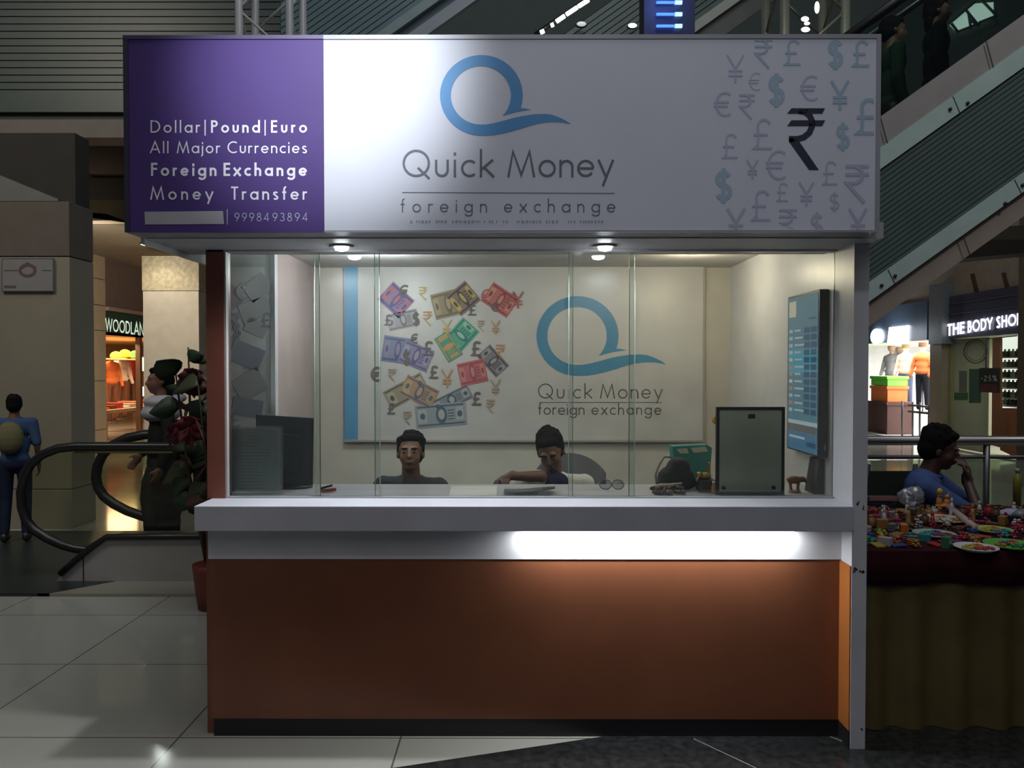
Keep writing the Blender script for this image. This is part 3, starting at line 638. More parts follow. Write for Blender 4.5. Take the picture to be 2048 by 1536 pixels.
# teal box with two paper windows
t = thing('tissue_box', 'teal cardboard box with two pale openings behind the brass ornament', 'box', (C3(1388, 920, 3.64).x, 3.64, zt))
zz = C3(1385, 935, 3.74).z
m = MB(); A2, B2 = C3(1352, 960, 3.60), C3(1418, 960, 3.60); A2.z = B2.z = zt2; m.prism([A2, C3(1345, 893, 3.60), C3(1415, 890, 3.60), C3(1424, 896, 3.60), B2], (0, .08, 0)); m.build('carton', M('teal_card', (.07, .27, .23), .6), t)
bx('box_support', M('teal_card', (0, 0, 0)), C3(1360, 940, 3.76).x, C3(1410, 940, 3.76).x, 3.76, 3.84, .0, zz + .02, t) if False else None
for pts in ([(1353, 898), (1374, 896), (1378, 907), (1360, 907)], [(1381, 896), (1410, 893), (1417, 903), (1388, 906)]):
    m = MB(); flat(m, pts, lambda a, b__: P(a, b__, 3.597)); m.build('opening', M('cream_card', (.62, .58, .46), .7), t)
# brass elephant style ornament on dark base
t = thing('brass_ornament', 'brass and dark carved ornament left of the picture frame', 'ornament', (C3(1395, 990, 3.46).x, 3.46, zt))
brass = M('brass', (.40, .25, .08), .35, .6); bronze = M('bronze_dark', (.06, .05, .045), .5, .2)
m = MB(); c = C3(1410, 985, 3.47)
m.box(c.x - .03, c.x + .04, 3.44, 3.52, zt2, zt + .055); m.build('base', bronze, t, .004)
m = MB(); m.ell((c.x - .005, 3.47, zt + .068), (.034, .022, .016)); m.ell((c.x - .028, 3.46, zt + .075), (.015, .014, .013)); m.cap((c.x + .015, 3.47, zt + .07), (c.x + .018, 3.47, zt + .125), .009, .006)
m.cap((c.x - .028, 3.45, zt + .075), (c.x - .045, 3.44, zt + .05), .007, .004); blob(m, 'figure', brass, t, .003, 2).data.transform(Matrix.Translation(-t.location))
t = thing('wrist_beads', 'string of brown beads and carved scraps heaped on the counter front', 'beads', (C3(1340, 990, 3.40).x, 3.40, zt))
m = MB()
for i in range(46):
    u = i / 46; c = C3(1304 + 62 * u + random.uniform(-3, 3), 990, 3.37 + random.uniform(0, .07)); r_ = random.uniform(.008, .012)
    m.ell((c.x, c.y, zt2 + r_ + random.choice((0, 0, .012))), r_, 8, 6)
m.build('bead_string', M('bead_brown', (.10, .075, .06), .4), t)
m = MB(); c0 = C3(1310, 978, 3.40)
m.tube([(c0.x, 3.43, zt + .028), (c0.x + .03, 3.42, zt + .034), (c0.x + .07, 3.42, zt + .035), (c0.x + .12, 3.43, zt + .042)], [.006, .009, .008, .005], 8); m.build('pale_cord', M('cord_pale', (.6, .5, .4), .6), t)
t = thing('small_bottle', 'small orange and white bottle between the ornament and picture frame', 'bottle', cpt(1427, 990))
c = C3(1427, 985, 3.42); MB().lathe([(.009, 0), (.009, .03), (.005, .036), (.005, .044)], (c.x, c.y, zt2), 12).build('bottle_body', M('orange_label', (.6, .25, .1), .4), t)
MB().lathe([(.0065, .044), (.0065, .052)], (c.x, c.y, zt2), 12).build('bottle_cap', paper, t)
m = MB(); c = C3(1431, 840, 3.47)
# yellow flower tip on a stick
t = thing('yellow_flower', 'single yellow artificial flower peeking out behind the picture frame', 'flower', (c.x, 3.47, zt))
MB().tube([(c.x + .03, 3.47, zt2), (c.x + .02, 3.47, zt + .2), (c.x + .004, 3.47, c.z)], .002, 6).build('stem', M('stem_green', (.08, .2, .05), .6), t)
m = MB()
for a in range(7): m.ell((c.x + .010 * cos(a * .9), 3.47, c.z + .010 * sin(a * .9)), (.007, .005, .009), 8, 6)
m.build('petals', M('petal_yellow', (.75, .42, .04), .5), t)
t = thing('elephant_figurine', 'reddish brown carved figurine right of the picture frame', 'figurine', (C3(1590, 985, 3.45).x, 3.45, zt))
m = MB(); c = C3(1589, 985, 3.45)
m.ell((c.x, c.y, zt + .055), (.036, .02, .017)); m.ell((c.x + .034, c.y, zt + .057), (.016, .014, .013)); m.cap((c.x - .02, c.y, zt + .045), (c.x - .014, c.y, zt + .006), .007, .006); m.cap((c.x + .016, c.y, zt + .045), (c.x + .014, c.y, zt + .006), .007, .006)
m.cap((c.x + .045, c.y, zt + .055), (c.x + .052, c.y, zt + .035), .006, .003); m.lathe([(.026, 0), (.026, .008)], (c.x, c.y, zt2))
blob(m, 'figure', M('red_wood', (.24, .10, .05), .4), t, .003, 2).data.transform(Matrix.Translation(-t.location))
V3 = Vector
# ================================================================== slatted faces
def slatface(name, parent, corners, Y, n, gap=.16, mat=None, dep=.03):
    """corners in pixels: top-left, top-right, bottom-right, bottom-left"""
    tl, tr, br, bl = corners; m = MB()
    m.prism([P(*tl, Y + dep), P(*tr, Y + dep), P(*br, Y + dep), P(*bl, Y + dep)], (0, .03, 0), 1)
    L_ = lambda a, b_, t: (a[0] + (b_[0] - a[0]) * t, a[1] + (b_[1] - a[1]) * t)
    for i in range(n):
        t0, t1 = (i + gap) / n, (i + 1) / n
        a, b_, c, d = L_(tl, bl, t0), L_(tr, br, t0), L_(tr, br, t1), L_(tl, bl, t1)
        pa, pb, pc, pd = P(*a, Y), P(*b_, Y), P(*c, Y), P(*d, Y)
        m.prism([pa, pb, pc, pd], (0, dep, 0), 0)
    return m.build(name, [mat or slat_green, slat_back], parent)
def band(name, parent, corners, Y, mat, dep=.08):
    return MB().prism([P(*c, Y) for c in corners], (0, dep, 0)).build(name, mat, parent)
# main escalator rising to the right
e = thing('escalator', 'large escalator flight rising to the right behind the kiosk with slatted green side', 'escalator', (P(1760, 700, 6.9).x, 6.9, 0))
sl_ = .712
def ln(x, y, x0, x1): return (x0, y - sl_ * (x0 - x)), (x1, y - sl_ * (x1 - x))
xa, xb = 1560, 2380
def bandpx(y0, y1):   # rows at column 1767
    a, b_ = ln(1767, y0, xa, xb); c, d = ln(1767, y1, xa, xb); return [a, b_, d, c]
YE = 6.5
band('side_panel', e, bandpx(229, 291), YE, brown_panel, .10)
band('edge_trim', e, bandpx(291, 334), YE - .02, teal_trim, .12)
slatface('slatted_side', e, bandpx(334, 545), YE, 19)
band('edge_trim', e, bandpx(545, 583), YE - .02, teal_trim, .12)
band('lower_panel', e, bandpx(583, 632), YE + .02, M('lower_taupe', (.20, .155, .135), .6), .10)
m = MB(); 
for x in (1775, 1995, 1850, 2060):
    for (y0, y1, xx) in ((583, 632, x),): pass
jm = M('joint_dark', (.02, .02, .02), .6)
for x, y0, y1 in ((1760, 229, 291), (1905, 291, 334), (1972, 229, 291), (1775, 545, 583), (2028, 545, 583), (1925, 583, 632)):
    yy0 = y0 - sl_ * (x - 1767); yy1 = y1 - sl_ * (x + 14 - 1767)
    MB().prism([P(x, yy0, YE - .022), P(x + 2, yy0, YE - .022), P(x + 16, yy1, YE - .022), P(x + 14, yy1, YE - .022)], (0, .004, 0)).build('panel_joint', jm, e)
for x, y in ((1900, 305), (1935, 318), (1763, 560), (1790, 560), (2010, 572), (2045, 560)):
    c = P(x, y - sl_ * (x - 1767) + 8, YE - .022); o = MB().lathe([(.014, 0), (.014, .01)], (0, 0, 0), 10).build('bolt', jm, e, local=True)
    o.rotation_euler = (radians(90), 0, 0); o.location = c - e.location
hr = ln(1767, 22, xa, xb)
MB().tube([P(*hr[0], YE + .06), P(*hr[1], YE + .06)], .04, 10).build('handrail', rubber, e)
gp = bandpx(30, 229); MB().prism([P(*c, YE + .05) for c in gp], (0, .012, 0)).build('glass_panel', glass('rail_glass', (.62, .70, .66), 1.2), e)
# steps deck behind the side
stp = MB()
p0 = P(1560, 0, 7.1); slope3 = .712
for i in range(26):
    x = 1.9 + i * .28; z = 2.98 + (x - 3.75) * slope3
    stp.box(x - .14, x + .14, 6.62, 7.7, z - .25, z)
stp.build('steps', M('step_metal', (.12, .12, .12), .5, .5), e)
hr2 = [P(*hr[0], YE + .06) + Vector((0, 1.25, 0)), P(*hr[1], YE + .06) + Vector((0, 1.25, 0))]
MB().tube(hr2, .04, 10).build('handrail', rubber, e)
# upper flights seen over the sign
e2 = thing('escalator', 'far escalator flight with blue-lit slatted side above the middle of the purple sign', 'escalator', (P(700, 60, 9).x, 9, 0))
s2 = .71
f2 = lambda x, y, X: (X, y - s2 * (X - x))
slatface('slatted_side', e2, [f2(777, -190, 480), f2(777, -190, 1000), f2(777, 50, 1000), f2(777, 50, 480)], 9, 18, mat=M('slat_blue_lit', (.13, .19, .20), .4))  # bluish lighting is put into the slat colour
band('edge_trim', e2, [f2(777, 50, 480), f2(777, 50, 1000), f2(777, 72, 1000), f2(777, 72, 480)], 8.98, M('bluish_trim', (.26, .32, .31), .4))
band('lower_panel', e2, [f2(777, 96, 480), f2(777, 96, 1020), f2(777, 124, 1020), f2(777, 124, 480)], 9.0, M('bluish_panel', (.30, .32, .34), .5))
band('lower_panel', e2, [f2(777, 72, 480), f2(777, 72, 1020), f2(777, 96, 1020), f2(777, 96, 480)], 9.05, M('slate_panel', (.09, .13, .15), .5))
e3 = thing('escalator', 'distant escalator flight with pale edge above the right part of the white sign', 'escalator', (P(1450, 60, 10).x, 10, 0))
band('edge_trim', e3, [f2(1392, 41, 1300), f2(1392, 41, 1640), f2(1392, 63, 1640), f2(1392, 63, 1300)], 10, M('cream_trim', (.42, .42, .36), .4))
slatface('slatted_side', e3, [f2(1392, -120, 1060), f2(1392, -120, 1640), f2(1392, 41, 1640), f2(1392, 41, 1060)], 10.05, 12, mat=M('slat_olive', (.10, .13, .11), .4))
band('lower_panel', e3, [f2(1392, 63, 1300), f2(1392, 63, 1640), f2(1392, 110, 1640), f2(1392, 110, 1300)], 10.05, M('olive_panel', (.13, .13, .11), .5))
# row of ceiling tubes
struct(MB().tube([P(1070, 69, 11.06), P(1215, -29, 11.06)], .03, 6).build('tube_rail', dark_metal))  # added rail that carries the tube lights
tubeg = M('tube_glow', (1, 1, 1), emit=3.2, ecol=(1, .97, .82))
for i, (xa_, ya_, xb_, yb_) in enumerate(((1157, 13, 1177, 0), (1133, 29, 1154, 15), (1113, 43, 1129, 32), (1102, 51, 1107, 49), (1081, 65, 1088, 62))):
    d = thing('tube_light', ['topmost of the slanting white tube lights above the sign', 'second of the slanting white tube lights from the top', 'third slanting white tube light from the top', 'tiny fourth tube light in the slanting row', 'lowest tube light just above the sign edge'][i], 'light', P(xa_, ya_, 11), group='slanting tube lights above the sign')
    MB().tube([P(xa_, ya_, 11), P(xb_, yb_, 11)], .03, 8).build('tube', tubeg, d); MB().tube([P(xa_ - 1, ya_ , 11.045), P(xb_, yb_ , 11.045)], .02, 6).build('holder', dark_metal, d)
for px, py, r_, lab in ((1265, 51, .055, 'round white ceiling downlight above the sign left of the blue lamp'), (1163, 48, .06, 'dim round light right of the slanting tube lights')):
    d = thing('ceiling_light', lab, 'light', P(px, py, 9.9)); c = P(px, py, 9.9)
    MB().ell(c, (r_, .02, r_ * .5)).build('lens', tubeg if px > 1200 else M('dim_glow', (1, 1, 1), emit=.5, ecol=(.75, .85, .78)), d); MB().ell(c + Vector((0, .03, 0)), (r_ * 1.2, .02, r_ * .65)).build('rim', slat_back, d)
# blue lamp box
d = thing('blue_lamp', 'dark navy lamp box with glowing blue bars above the sign', 'lamp', P(1340, 60, 5.2))
bx('lamp_box', M('navy_box', (.022, .022, .05), .5), P(1288, 30, 5.2).x, P(1390, 30, 5.2).x, 5.2, 5.4, 2.3, P(1340, -60, 5.2).z, d)
blue = M('blue_glow', (0, 0, 1), emit=2.6, ecol=(.05, .17, 1.0)); bright = M('blue_core', (0, 0, 1), emit=3.0, ecol=(.25, .55, 1.0))
for y in (5, 28.5, 52, -18, -42):
    MB().tube([P(1313, y, 5.18), P(1350, y, 5.18)], .009, 8).build('blue_bar', blue, d); MB().tube([P(1350, y, 5.18), P(1364, y, 5.18)], .013, 8).build('blue_bar', bright, d)
lamp('blue_glow_light', 'POINT', (P(1340, 30, 5.0).x, 5.0, 3.9), 3, (.15, .3, 1), shadow_soft_size=.1)
# lattice truss towers
def truss(name_label, x0, x1, Y, r, mat, zt_=6.5, z0=0.0):
    t = thing('truss_tower', name_label, 'truss', ((P(x0, 30, Y).x + P(x1, 30, Y).x) / 2, Y + .2, z0))
    a, b_ = P(x0, 30, Y).x + r, P(x1, 30, Y).x - r; w = b_ - a
    for x in (a, b_):
        for y in (Y, Y + w): MB().tube([(x, y, z0), (x, y, zt_)], r, 10).build('upright', mat, t)
    m = MB(); z = z0 + .1; k_ = 0
    while z < zt_ - w:
        for (p_, q_) in (((a, Y), (b_, Y)), ((a, Y + w), (b_, Y + w)), ((a, Y), (a, Y + w)), ((b_, Y), (b_, Y + w))):
            s0, s1 = (p_, q_) if k_ % 2 == 0 else (q_, p_)
            m.tube([(s0[0], s0[1], z), (s1[0], s1[1], z + w * .9)], r * .35, 6)
        z += w * .9; k_ += 1
    m.build('lattice', mat, t)
    return t
truss('white steel lattice tower rising behind the purple sign panel', 470, 587, 6.0, .03, M('truss_white', (.42, .41, .40), .4))
truss('dark lattice tower with glints above the currency symbols', 1560, 1700, 8.5, .05, M('truss_olive', (.20, .20, .15), .3, .4))
g_ = M('glint', (1, 1, 1), emit=1.6, ecol=(1, 1, .9))  # glowing blobs stand for highlights on the truss metal
for i, (x, y, w, h) in enumerate(((1634, 15, 5, 12), (1610, 38, 8, 5), (1611, 59, 9, 5), (1614, 47, 6, 3))):
    p = P(x, y, 8.3); o = MB().ell(p, (w * .0052, .02, h * .0052)).build('truss_glint', g_); tag(o, ['tall white glint above the rupee symbols', 'upper small white glint on the dark truss', 'lowest white glint on the dark truss', 'thin middle glint on the dark truss'][i], 'light')
# ================================================================== upper left: gallery edge
gal = thing('gallery_edge', 'dark green slatted gallery edge over a beige beam at upper left', 'gallery', (-5, 8, 3.8))
slatface('slatted_face', gal, [(-120, -70), (560, -70), (560, 193), (-120, 193)], 8, 18, .14)
band('plain_board', gal, [(-120, 193), (560, 193), (560, 224), (-120, 224)], 8, slat_green, .05)
band('recessed_board', gal, [(-120, 224), (560, 224), (560, 239), (-120, 239)], 8.06, M('olive_dark', (.06, .062, .055), .6), .05)  # dark olive strip set back between the board and the beam
band('beam', gal, [(-120, 239), (560, 239), (560, 275), (-120, 275)], 7.95, M('beam_beige', (.16, .14, .125), .6), .3)
zb0 = P(100, 275, 8).z
struct(bx('ceiling', M('ceiling_dark', (.10, .088, .078), .8), -11, -3.9, 8.3, 14.0, 5.2, 5.3))
# lower beige ceiling with downlight, and dark bulkhead
zc2 = 3.9
struct(bx('ceiling', M('ceiling_beige', (.34, .29, .22), .7), -11, -3.5, 12.0, 24, zc2 - .25, zc2 - .2))
bk_ = thing('bulkhead', 'dark brown beam crossing under the left gallery ceiling', 'beam', (-5, 11.5, 3.4))

band('beam_lip', bk_, [(20, 400), (262, 400), (262, 446), (170, 412), (20, 412)], 11.3, M('lip_olive', (.13, .10, .05), .7), .05)
band('beam', bk_, [(20, 348), (260, 348), (260, 400), (20, 400)], 11.3, M('beam_dark', (.07, .055, .045), .7), .4)
band('beam_face', bk_, [(178, 276), (260, 276), (260, 348), (178, 348)], 11.2, M('panel_tan', (.24, .17, .13), .7), .1)
band('beam', bk_, [(-60, 330), (0, 348), (116, 398), (178, 402), (178, 276), (-60, 276)], 11.5, M('beam_black', (.045, .042, .038), .8), .3)
dl = P(303, 488, 15); c = Vector((dl.x, 15, zc2 - .26)); 
c = PZ(303, 488, zc2 - .255)
d = thing('ceiling_light', 'bright oval downlight in the beige ceiling left of the kiosk', 'light', c)
MB().lathe([(.17, 0), (.17, -.015), (.001, -.02)], c, 20).build('lens', M('down_glow', (1, 1, 1), emit=9, ecol=(1, .97, .88)), d); MB().lathe([(.20, .004), (.20, -.012), (.17, -.012)], c, 20).build('rim', steel, d)
lamp('gallery_lamp_and_fill', 'SPOT', c - Vector((0, 0, .05)), 60, (1, .88, .68), aim=c - Vector((0, 0, 4)), spot_size=radians(140), spot_blend=.7, shadow_soft_size=.15)
fl_ = PZ(325, 1505, 0); dr_ = ray(325, 1505); dr_.z = -dr_.z; hp0 = fl_ + dr_ * (5.16 / dr_.z)
d = thing('ceiling_light', 'high gallery downlight mirrored as a bright spot in the floor tiles', 'light', hp0)
MB().lathe([(.09, 0), (.09, -.015), (.001, -.02)], hp0, 20).build('lens', M('high_glow', (1, 1, 1), emit=60, ecol=(.9, 1, .95)), d); MB().lathe([(.11, .03), (.11, -.012), (.09, -.012)], hp0, 20).build('rim', steel, d)
lamp('gallery_lamp_and_fill', 'SPOT', (-6.0, 11.0, 3.3), 380, (1, .86, .66), aim=(-7.2, 14.6, 1.5), spot_size=radians(110), spot_blend=.8, shadow_soft_size=.2)  # added fill without a fixture, brightens the pillar and pale column
lamp('gallery_lamp_and_fill', 'SPOT', (-4.4, 9.0, 3.6), 30, (1, .9, .72), aim=(-4.4, 9.6, 0), spot_size=radians(120), spot_blend=.9, shadow_soft_size=.15)
# ================================================================== columns at the left
cb = thing('column', 'wide beige stone column at the far left with a framed sign on it', 'column', (-4.9, 7.9, 0))
xr_ = P(141, 700, 7.4).x
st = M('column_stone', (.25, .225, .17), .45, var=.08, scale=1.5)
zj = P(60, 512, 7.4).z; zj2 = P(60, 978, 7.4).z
for z0, z1, o_, mt in ((0, zj2 - .006, 0, st), (zj2, zj - .01, 0, st), (zj, P(60, 403, 7.4).z, .0, M('column_shaded', (.12, .10, .085), .6))):  # top block coloured darker for the shade of the gallery fascia
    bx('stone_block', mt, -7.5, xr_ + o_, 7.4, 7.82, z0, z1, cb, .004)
bx('joint', jm, -7.48, xr_ - .01, 7.41, 7.81, zj2 - .01, zj2 + .004, cb); bx('joint', jm, -7.48, xr_ - .01, 7.41, 7.81, zj - .012, zj + .004, cb)
bx('dark_core', M('beam_black', (.035, .033, .03), .8), -7.4, xr_ - .02, 7.55, 7.8, P(60, 403, 7.4).z, P(60, 281, 7.8).z, cb)  # added core above the column, black to match the dark gallery underside
MB().prism([P(-40, 334, 7.53), P(116, 398, 7.53), P(116, 402, 7.53), P(-40, 402, 7.53)], (0, .018, 0)).build('pale_panel', M('panel_sage', (.15, .155, .14), .6), cb)
sn = thing('wall_sign', 'dim framed notice with a round purple emblem on the far left column', 'sign', P(55, 550, 7.39))
pa, pb = P(3, 516, 7.38), P(107, 583, 7.38)
bx('sign_plate', M('plate_grey', (.22, .215, .21), .5), pa.x, pb.x, 7.37, 7.398, pb.z, pa.z, sn)
m = MB()
for q_ in ribbon([(4, 517), (106, 517), (106, 582), (4, 582), (4, 517)], 1.6): m.add([P(p.x, p.y, 7.368) for p in q_], [(0, 1, 2, 3)])
m.build('frame', M('frame_dark', (.10, .10, .11), .5), sn)
m = MB()
for q_ in ribbon([(55 + 15 * cos(a * pi / 12), 541 + 11 * sin(a * pi / 12)) for a in range(25)], 6): m.add([P(p.x, p.y, 7.3685) for p in q_], [(0, 1, 2, 3)])
flat(m, [(38, 534), (55, 524), (74, 534), (66, 536), (55, 531), (46, 537)], lambda a, b__: P(a, b__, 7.368)); m.build('emblem', M('emblem_plum', (.12, .07, .09), .6), sn)
m = MB(); flat(m, [(8, 571), (32, 571), (32, 576), (8, 576)], lambda a, b__: P(a, b__, 7.3685)); m.build('caption_bar', M('caption_dark', (.08, .09, .10), .6), sn)
m = MB(); flat(m, [(8, 540), (36, 540), (36, 542), (8, 542)], lambda a, b__: P(a, b__, 7.3685)); m.build('rule', M('caption_dark', (0, 0, 0)), sn)
m = MB(); flat(m, [(84, 540), (103, 540), (103, 542), (84, 542)], lambda a, b__: P(a, b__, 7.3685)); m.build('rule', M('caption_dark', (0, 0, 0)), sn)
# stone-clad wall pillar before the shop
cl = thing('column', 'narrow lit beige stone pillar beside the Woodland shop entrance', 'column', (-8.5, 15.2, 0))
pt = M('pillar_tan', (.50, .40, .28), .3)
XW = -8.0
y0, y1 = PX(184, 700, XW).y, PX(212, 700, XW).y
zz = [0] + [PX(190, v, XW).z for v in (861, 762, 660, 609, 556, 470)]
for i in range(6): bx('stone_block', pt, XW - 1.2, XW, y0, y1, zz[i] + .006, zz[i + 1] - .006, cl, .003)
bx('joint', jm, XW - 1.1, XW - .01, y0 + .01, y1 - .01, 0, zz[-1] - .01, cl)
# second column block by the kiosk
c3 = thing('column', 'pale square column between the Woodland shop and the artificial plant', 'column', (-6.3, 14.6, 0))
x0_, x1_ = P(287, 700, 14.4).x, P(398, 700, 14.4).x
zg0, zg1 = P(340, 581, 14.4).z, P(340, 512, 14.4).z
bx('shaft', M('shaft_pale', (.40, .37, .32), .5), x0_, x1_, 14.4, 14.95, 0, zg0 - .008, c3); bx('stone_band', M('granite_tan', (.33, .29, .20), .5, var=.25, scale=14), x0_ - .01, x1_ + .01, 14.39, 14.96, zg0, zg1, c3)
bx('joint', jm, x0_ + .01, x1_ - .01, 14.41, 14.94, zg0 - .01, zg0 + .002, c3)
# ================================================================== Woodland shop on a side wall
TW = lambda a, b_: PX(a, b_, XW + .004)
struct(bx('wall_left', M('wall_brown', (.20, .145, .12), .6), XW - .3, XW - .02, y1, 26, PX(240, 628, XW).z, 3.7))
struct(bx('wall_back', M('wall_tan', (.30, .23, .17), .7), -12, 1.0, 24.5, 24.6, 0, 3.8))
ya, yb = y1 + .02, 24.0
sh = thing('shop', 'warm-lit clothing shop front under the green Woodland sign', 'shop', (XW - 1, 17.5, 0))
zA, zB = PX(250, 626, XW).z, PX(250, 672, XW).z
bx('fascia', M('fascia_green', (.035, .075, .05), .5), XW - .1, XW, ya, yb, zB, zA, sh)
m = MB(); TW2 = lambda a, b_: PX(a, b_ + .147 * (a - 212), XW + .004)
bx('cornice', M('cornice_rose', (.45, .28, .24), .5), XW - .1, XW + .05, ya, yb, zA + .0, zA + .07, sh)
m = MB(); write(m, 'WOODLAND', 211, 298, 661, 25, .13, TW2); m.build('lettering', M('sign_glow_green', (1, 1, 1), emit=.85, ecol=(.62, .80, .62)), sh)
wi = M('shop_inner', (.50, .30, .15), .7)
bx('back_wall', wi, XW - 3.6, XW - 3.5, ya, yb, 0, zB, sh); bx('shop_ceiling', wi, XW - 3.5, XW, ya, yb, zB, zB + .05, sh)
bx('end_wall', wi, XW - 3.5, XW - .1, yb, yb + .1, 0, zB, sh)
for y in (17.1, 18.9, 21): bx('door_post', M('post_wood', (.14, .07, .04), .5), XW - .1, XW, y - .05, y + .05, 0, zB, sh)
lamp('shop_light', 'AREA', (XW - 1.6, 18.0, zB - .15), 300, (1, .68, .40), aim=(XW - 1.6, 18.0, 0), size=3)
d = thing('display_light', 'glowing warm display panel at the right edge of the Woodland shop', 'light', PX(282, 800, XW - .4))
for a, b_ in ((715, 742), (774, 792)):
    p_, q_ = PX(277, a, XW - .3), PX(288, b_, XW - .3); bx('light_panel', M('panel_glow', (1, 1, 1), emit=3.0, ecol=(1, .78, .5)), XW - .36, XW - .3, p_.y, q_.y + .3, q_.z, p_.z, d)
# garments: simple dressed mannequins
def mannequin(lab, x, y, z, rz, top, bottom, h=1.0, head=True, cat='mannequin'):
    t = thing('mannequin', lab, cat, (x, y, z), rz); k_ = h
    m = MB(); m.cap((0, 0, .02), (0, 0, .9 * k_), .012, .012, 8); m.lathe([(.16, 0), (.16, .015)], (0, 0, 0.0), 16)
    t_m = M('stand_dark', (.05, .04, .04), .4)
    o = m.build('stand', t_m, t, local=True)
    m = MB(); m.ell((0, 0, 1.32 * k_), (.20, .12, .14)); m.ell((0, 0, 1.12 * k_), (.17, .11, .2)); m.ell((0, 0, .98 * k_), (.19, .12, .12))
    for s_ in (-1, 1): m.cap((.18 * s_, 0, 1.36 * k_), (.25 * s_, -.02, 1.08 * k_), .06, .05); m.cap((.25 * s_, -.02, 1.08 * k_), (.24 * s_, -.10, .88 * k_), .045, .04)
    blob(m, 'shirt', top, t, .02, 3)
    m = MB(); m.ell((0, 0, .92 * k_), (.17, .11, .1))
    for s_ in (-1, 1): m.cap((.09 * s_, 0, .88 * k_), (.10 * s_, 0, .5 * k_), .085, .065); m.cap((.10 * s_, 0, .5 * k_), (.11 * s_, .01, .1 * k_), .065, .05)
    blob(m, 'trousers', bottom, t, .02, 3)
    if head:
        m = MB(); m.ell((0, -.01, 1.64 * k_), (.085, .10, .12)); m.cap((0, 0, 1.42 * k_), (0, 0, 1.56 * k_), .05, .045); m.build('head', M('mannequin_skin', (.5, .34, .22), .4), t, local=True)
    return t
cl_w = M('cloth_white', (.62, .55, .45), .8); cl_o = M('cloth_orange', (.55, .16, .05), .8); cl_r = M('cloth_red', (.45, .05, .05), .8); cl_d = M('cloth_denim', (.05, .06, .11), .8); cl_g = M('cloth_grey', (.25, .25, .26), .8)
cl_b = M('cloth_brown', (.16, .07, .04), .8); cl_y = M('cloth_yellow', (.65, .40, .04), .8); cl_gr = M('cloth_green', (.08, .4, .08), .8)
q1 = PX(243, 800, XW - 1.5)
mannequin('mannequin in a cream jacket in the Woodland shop window', XW - 1.5, q1.y, .25, 1.2, cl_w, cl_b, 1.0, False)
q1 = PX(222, 800, XW - 1.5); mannequin('mannequin in an orange-red top at the left of the Woodland window', XW - 1.5, q1.y, .2, 1.2, cl_o, cl_b, 1.0, False)
q1 = PX(262, 800, XW - 2.3); mannequin('mannequin in a red top at the back of the Woodland window', XW - 2.3, q1.y, .3, 1.2, cl_r, cl_b, 1.0, False)
for px, py, mt_, lab in ((250, 708, cl_y, 'yellow cap on the shelf of the Woodland shop'), (270, 710, cl_gr, 'green cap on the shelf of the Woodland shop'), (232, 712, M('cap_olive', (.2, .3, .06), .8), 'olive cap on the shelf of the Woodland shop')):
    p = PX(px, py, XW - 1.2); t = thing('cap', lab, 'cap', p - Vector((0, 0, .1)))
    m = MB(); m.ell(p, (.13, .13, .11)); m.build('crown', mt_, t); MB().ell(p + Vector((.12, 0, -.06)), (.12, .10, .015)).build('brim', mt_, t)
bx('shelf', wi, XW - 1.5, XW - .9, 16, 20, PX(250, 716, XW - 1.2).z - .05, PX(250, 716, XW - 1.2).z - .02, sh)
tbl = thing('display_table', 'low display table of folded clothes in the Woodland shop', 'table', (XW - .6, 18, 0))
bx('table_top', wi, XW - 1.1, XW - .35, 16.3, 20, .55, .62, tbl)
for y in (16.4, 19.9): bx('leg', wi, XW - 1.0, XW - .9, y - .05, y + .05, 0, .55, tbl); bx('leg', wi, XW - .5, XW - .4, y - .05, y + .05, 0, .55, tbl)
foldm = [cl_o, cl_b, cl_r, cl_w, cl_g, M('cloth_rust', (.35, .12, .05), .8)]
names = ['orange', 'dark brown', 'red', 'cream', 'grey', 'rust']
for i in range(12):
    y = 16.5 + i * .29; o = bx('folded_garment', foldm[i % 6], XW - .95, XW - .5, y, y + .24, .621, .66 + .04 * (i % 3), None, .01)
    tag(o, '%s folded clothes pile on the %s half of the Woodland display table' % (names[i % 6], 'near' if i < 6 else 'far'), 'clothes', 'folded clothes on the Woodland table')
# ================================================================== left escalator landing
el = thing('escalator', 'escalator landing at left with looped black handrails and grey cladding', 'escalator', (-2.2, 5.9, 0))
YL = 5.5
cladm = M('cladding_grey', (.30, .29, .28), .4)
ztp = P(300, 1072, YL).z
xe = -1.0
pts = [P(112, 1171, YL), P(122, 1150, YL), P(150, 1125, YL), P(185, 1097, YL), P(214, 1077, YL)]
for p in pts: pass
poly = [Vector((p.x, YL, p.z)) for p in pts] + [Vector((xe, YL, ztp)), Vector((xe, YL, .02))]
poly[0].z = .02
MB().prism(poly, (0, .25, 0)).build('cladding', cladm, el)
MB().prism([v + Vector((0, 1.35, 0)) for v in poly], (0, .25, 0)).build('cladding', cladm, el)
m = MB(); rim_ = [v for v in poly[1:-1]]
m.tube([Vector((v.x, YL - .012, v.z + .012)) for v in rim_], .022, 8); m.build('skirt_rim', rubber, el)
MB().box(P(166, 1150, YL).x, P(168, 1150, YL).x, YL - .003, YL, .02, ztp - .12).build('panel_joint', jm, el)
struct(bx('trim_3', M('plinth_beige', (.24, .225, .18), .35), P(75, 1199, 5.2).x, xe, 5.20, YL + 1.7, 0.002, .02))
MB().prism([(-9, 5.2, 0.002), (-3.05, 5.2, .002), (-2.72, 5.55, .002), (-2.6, 7.2, .002), (-9, 7.2, .002)], (0, 0, .02)).build('landing_plate', M('plate_black', (.018, .026, .024), .35), el)
def loop(px, py, Y):
    return [P(a, b_, Y) for a, b_ in zip(px, py)]
lx = [470, 420, 320, 220, 150, 115, 85, 62, 48, 42, 44, 52, 68, 95, 125, 150, 178, 208]
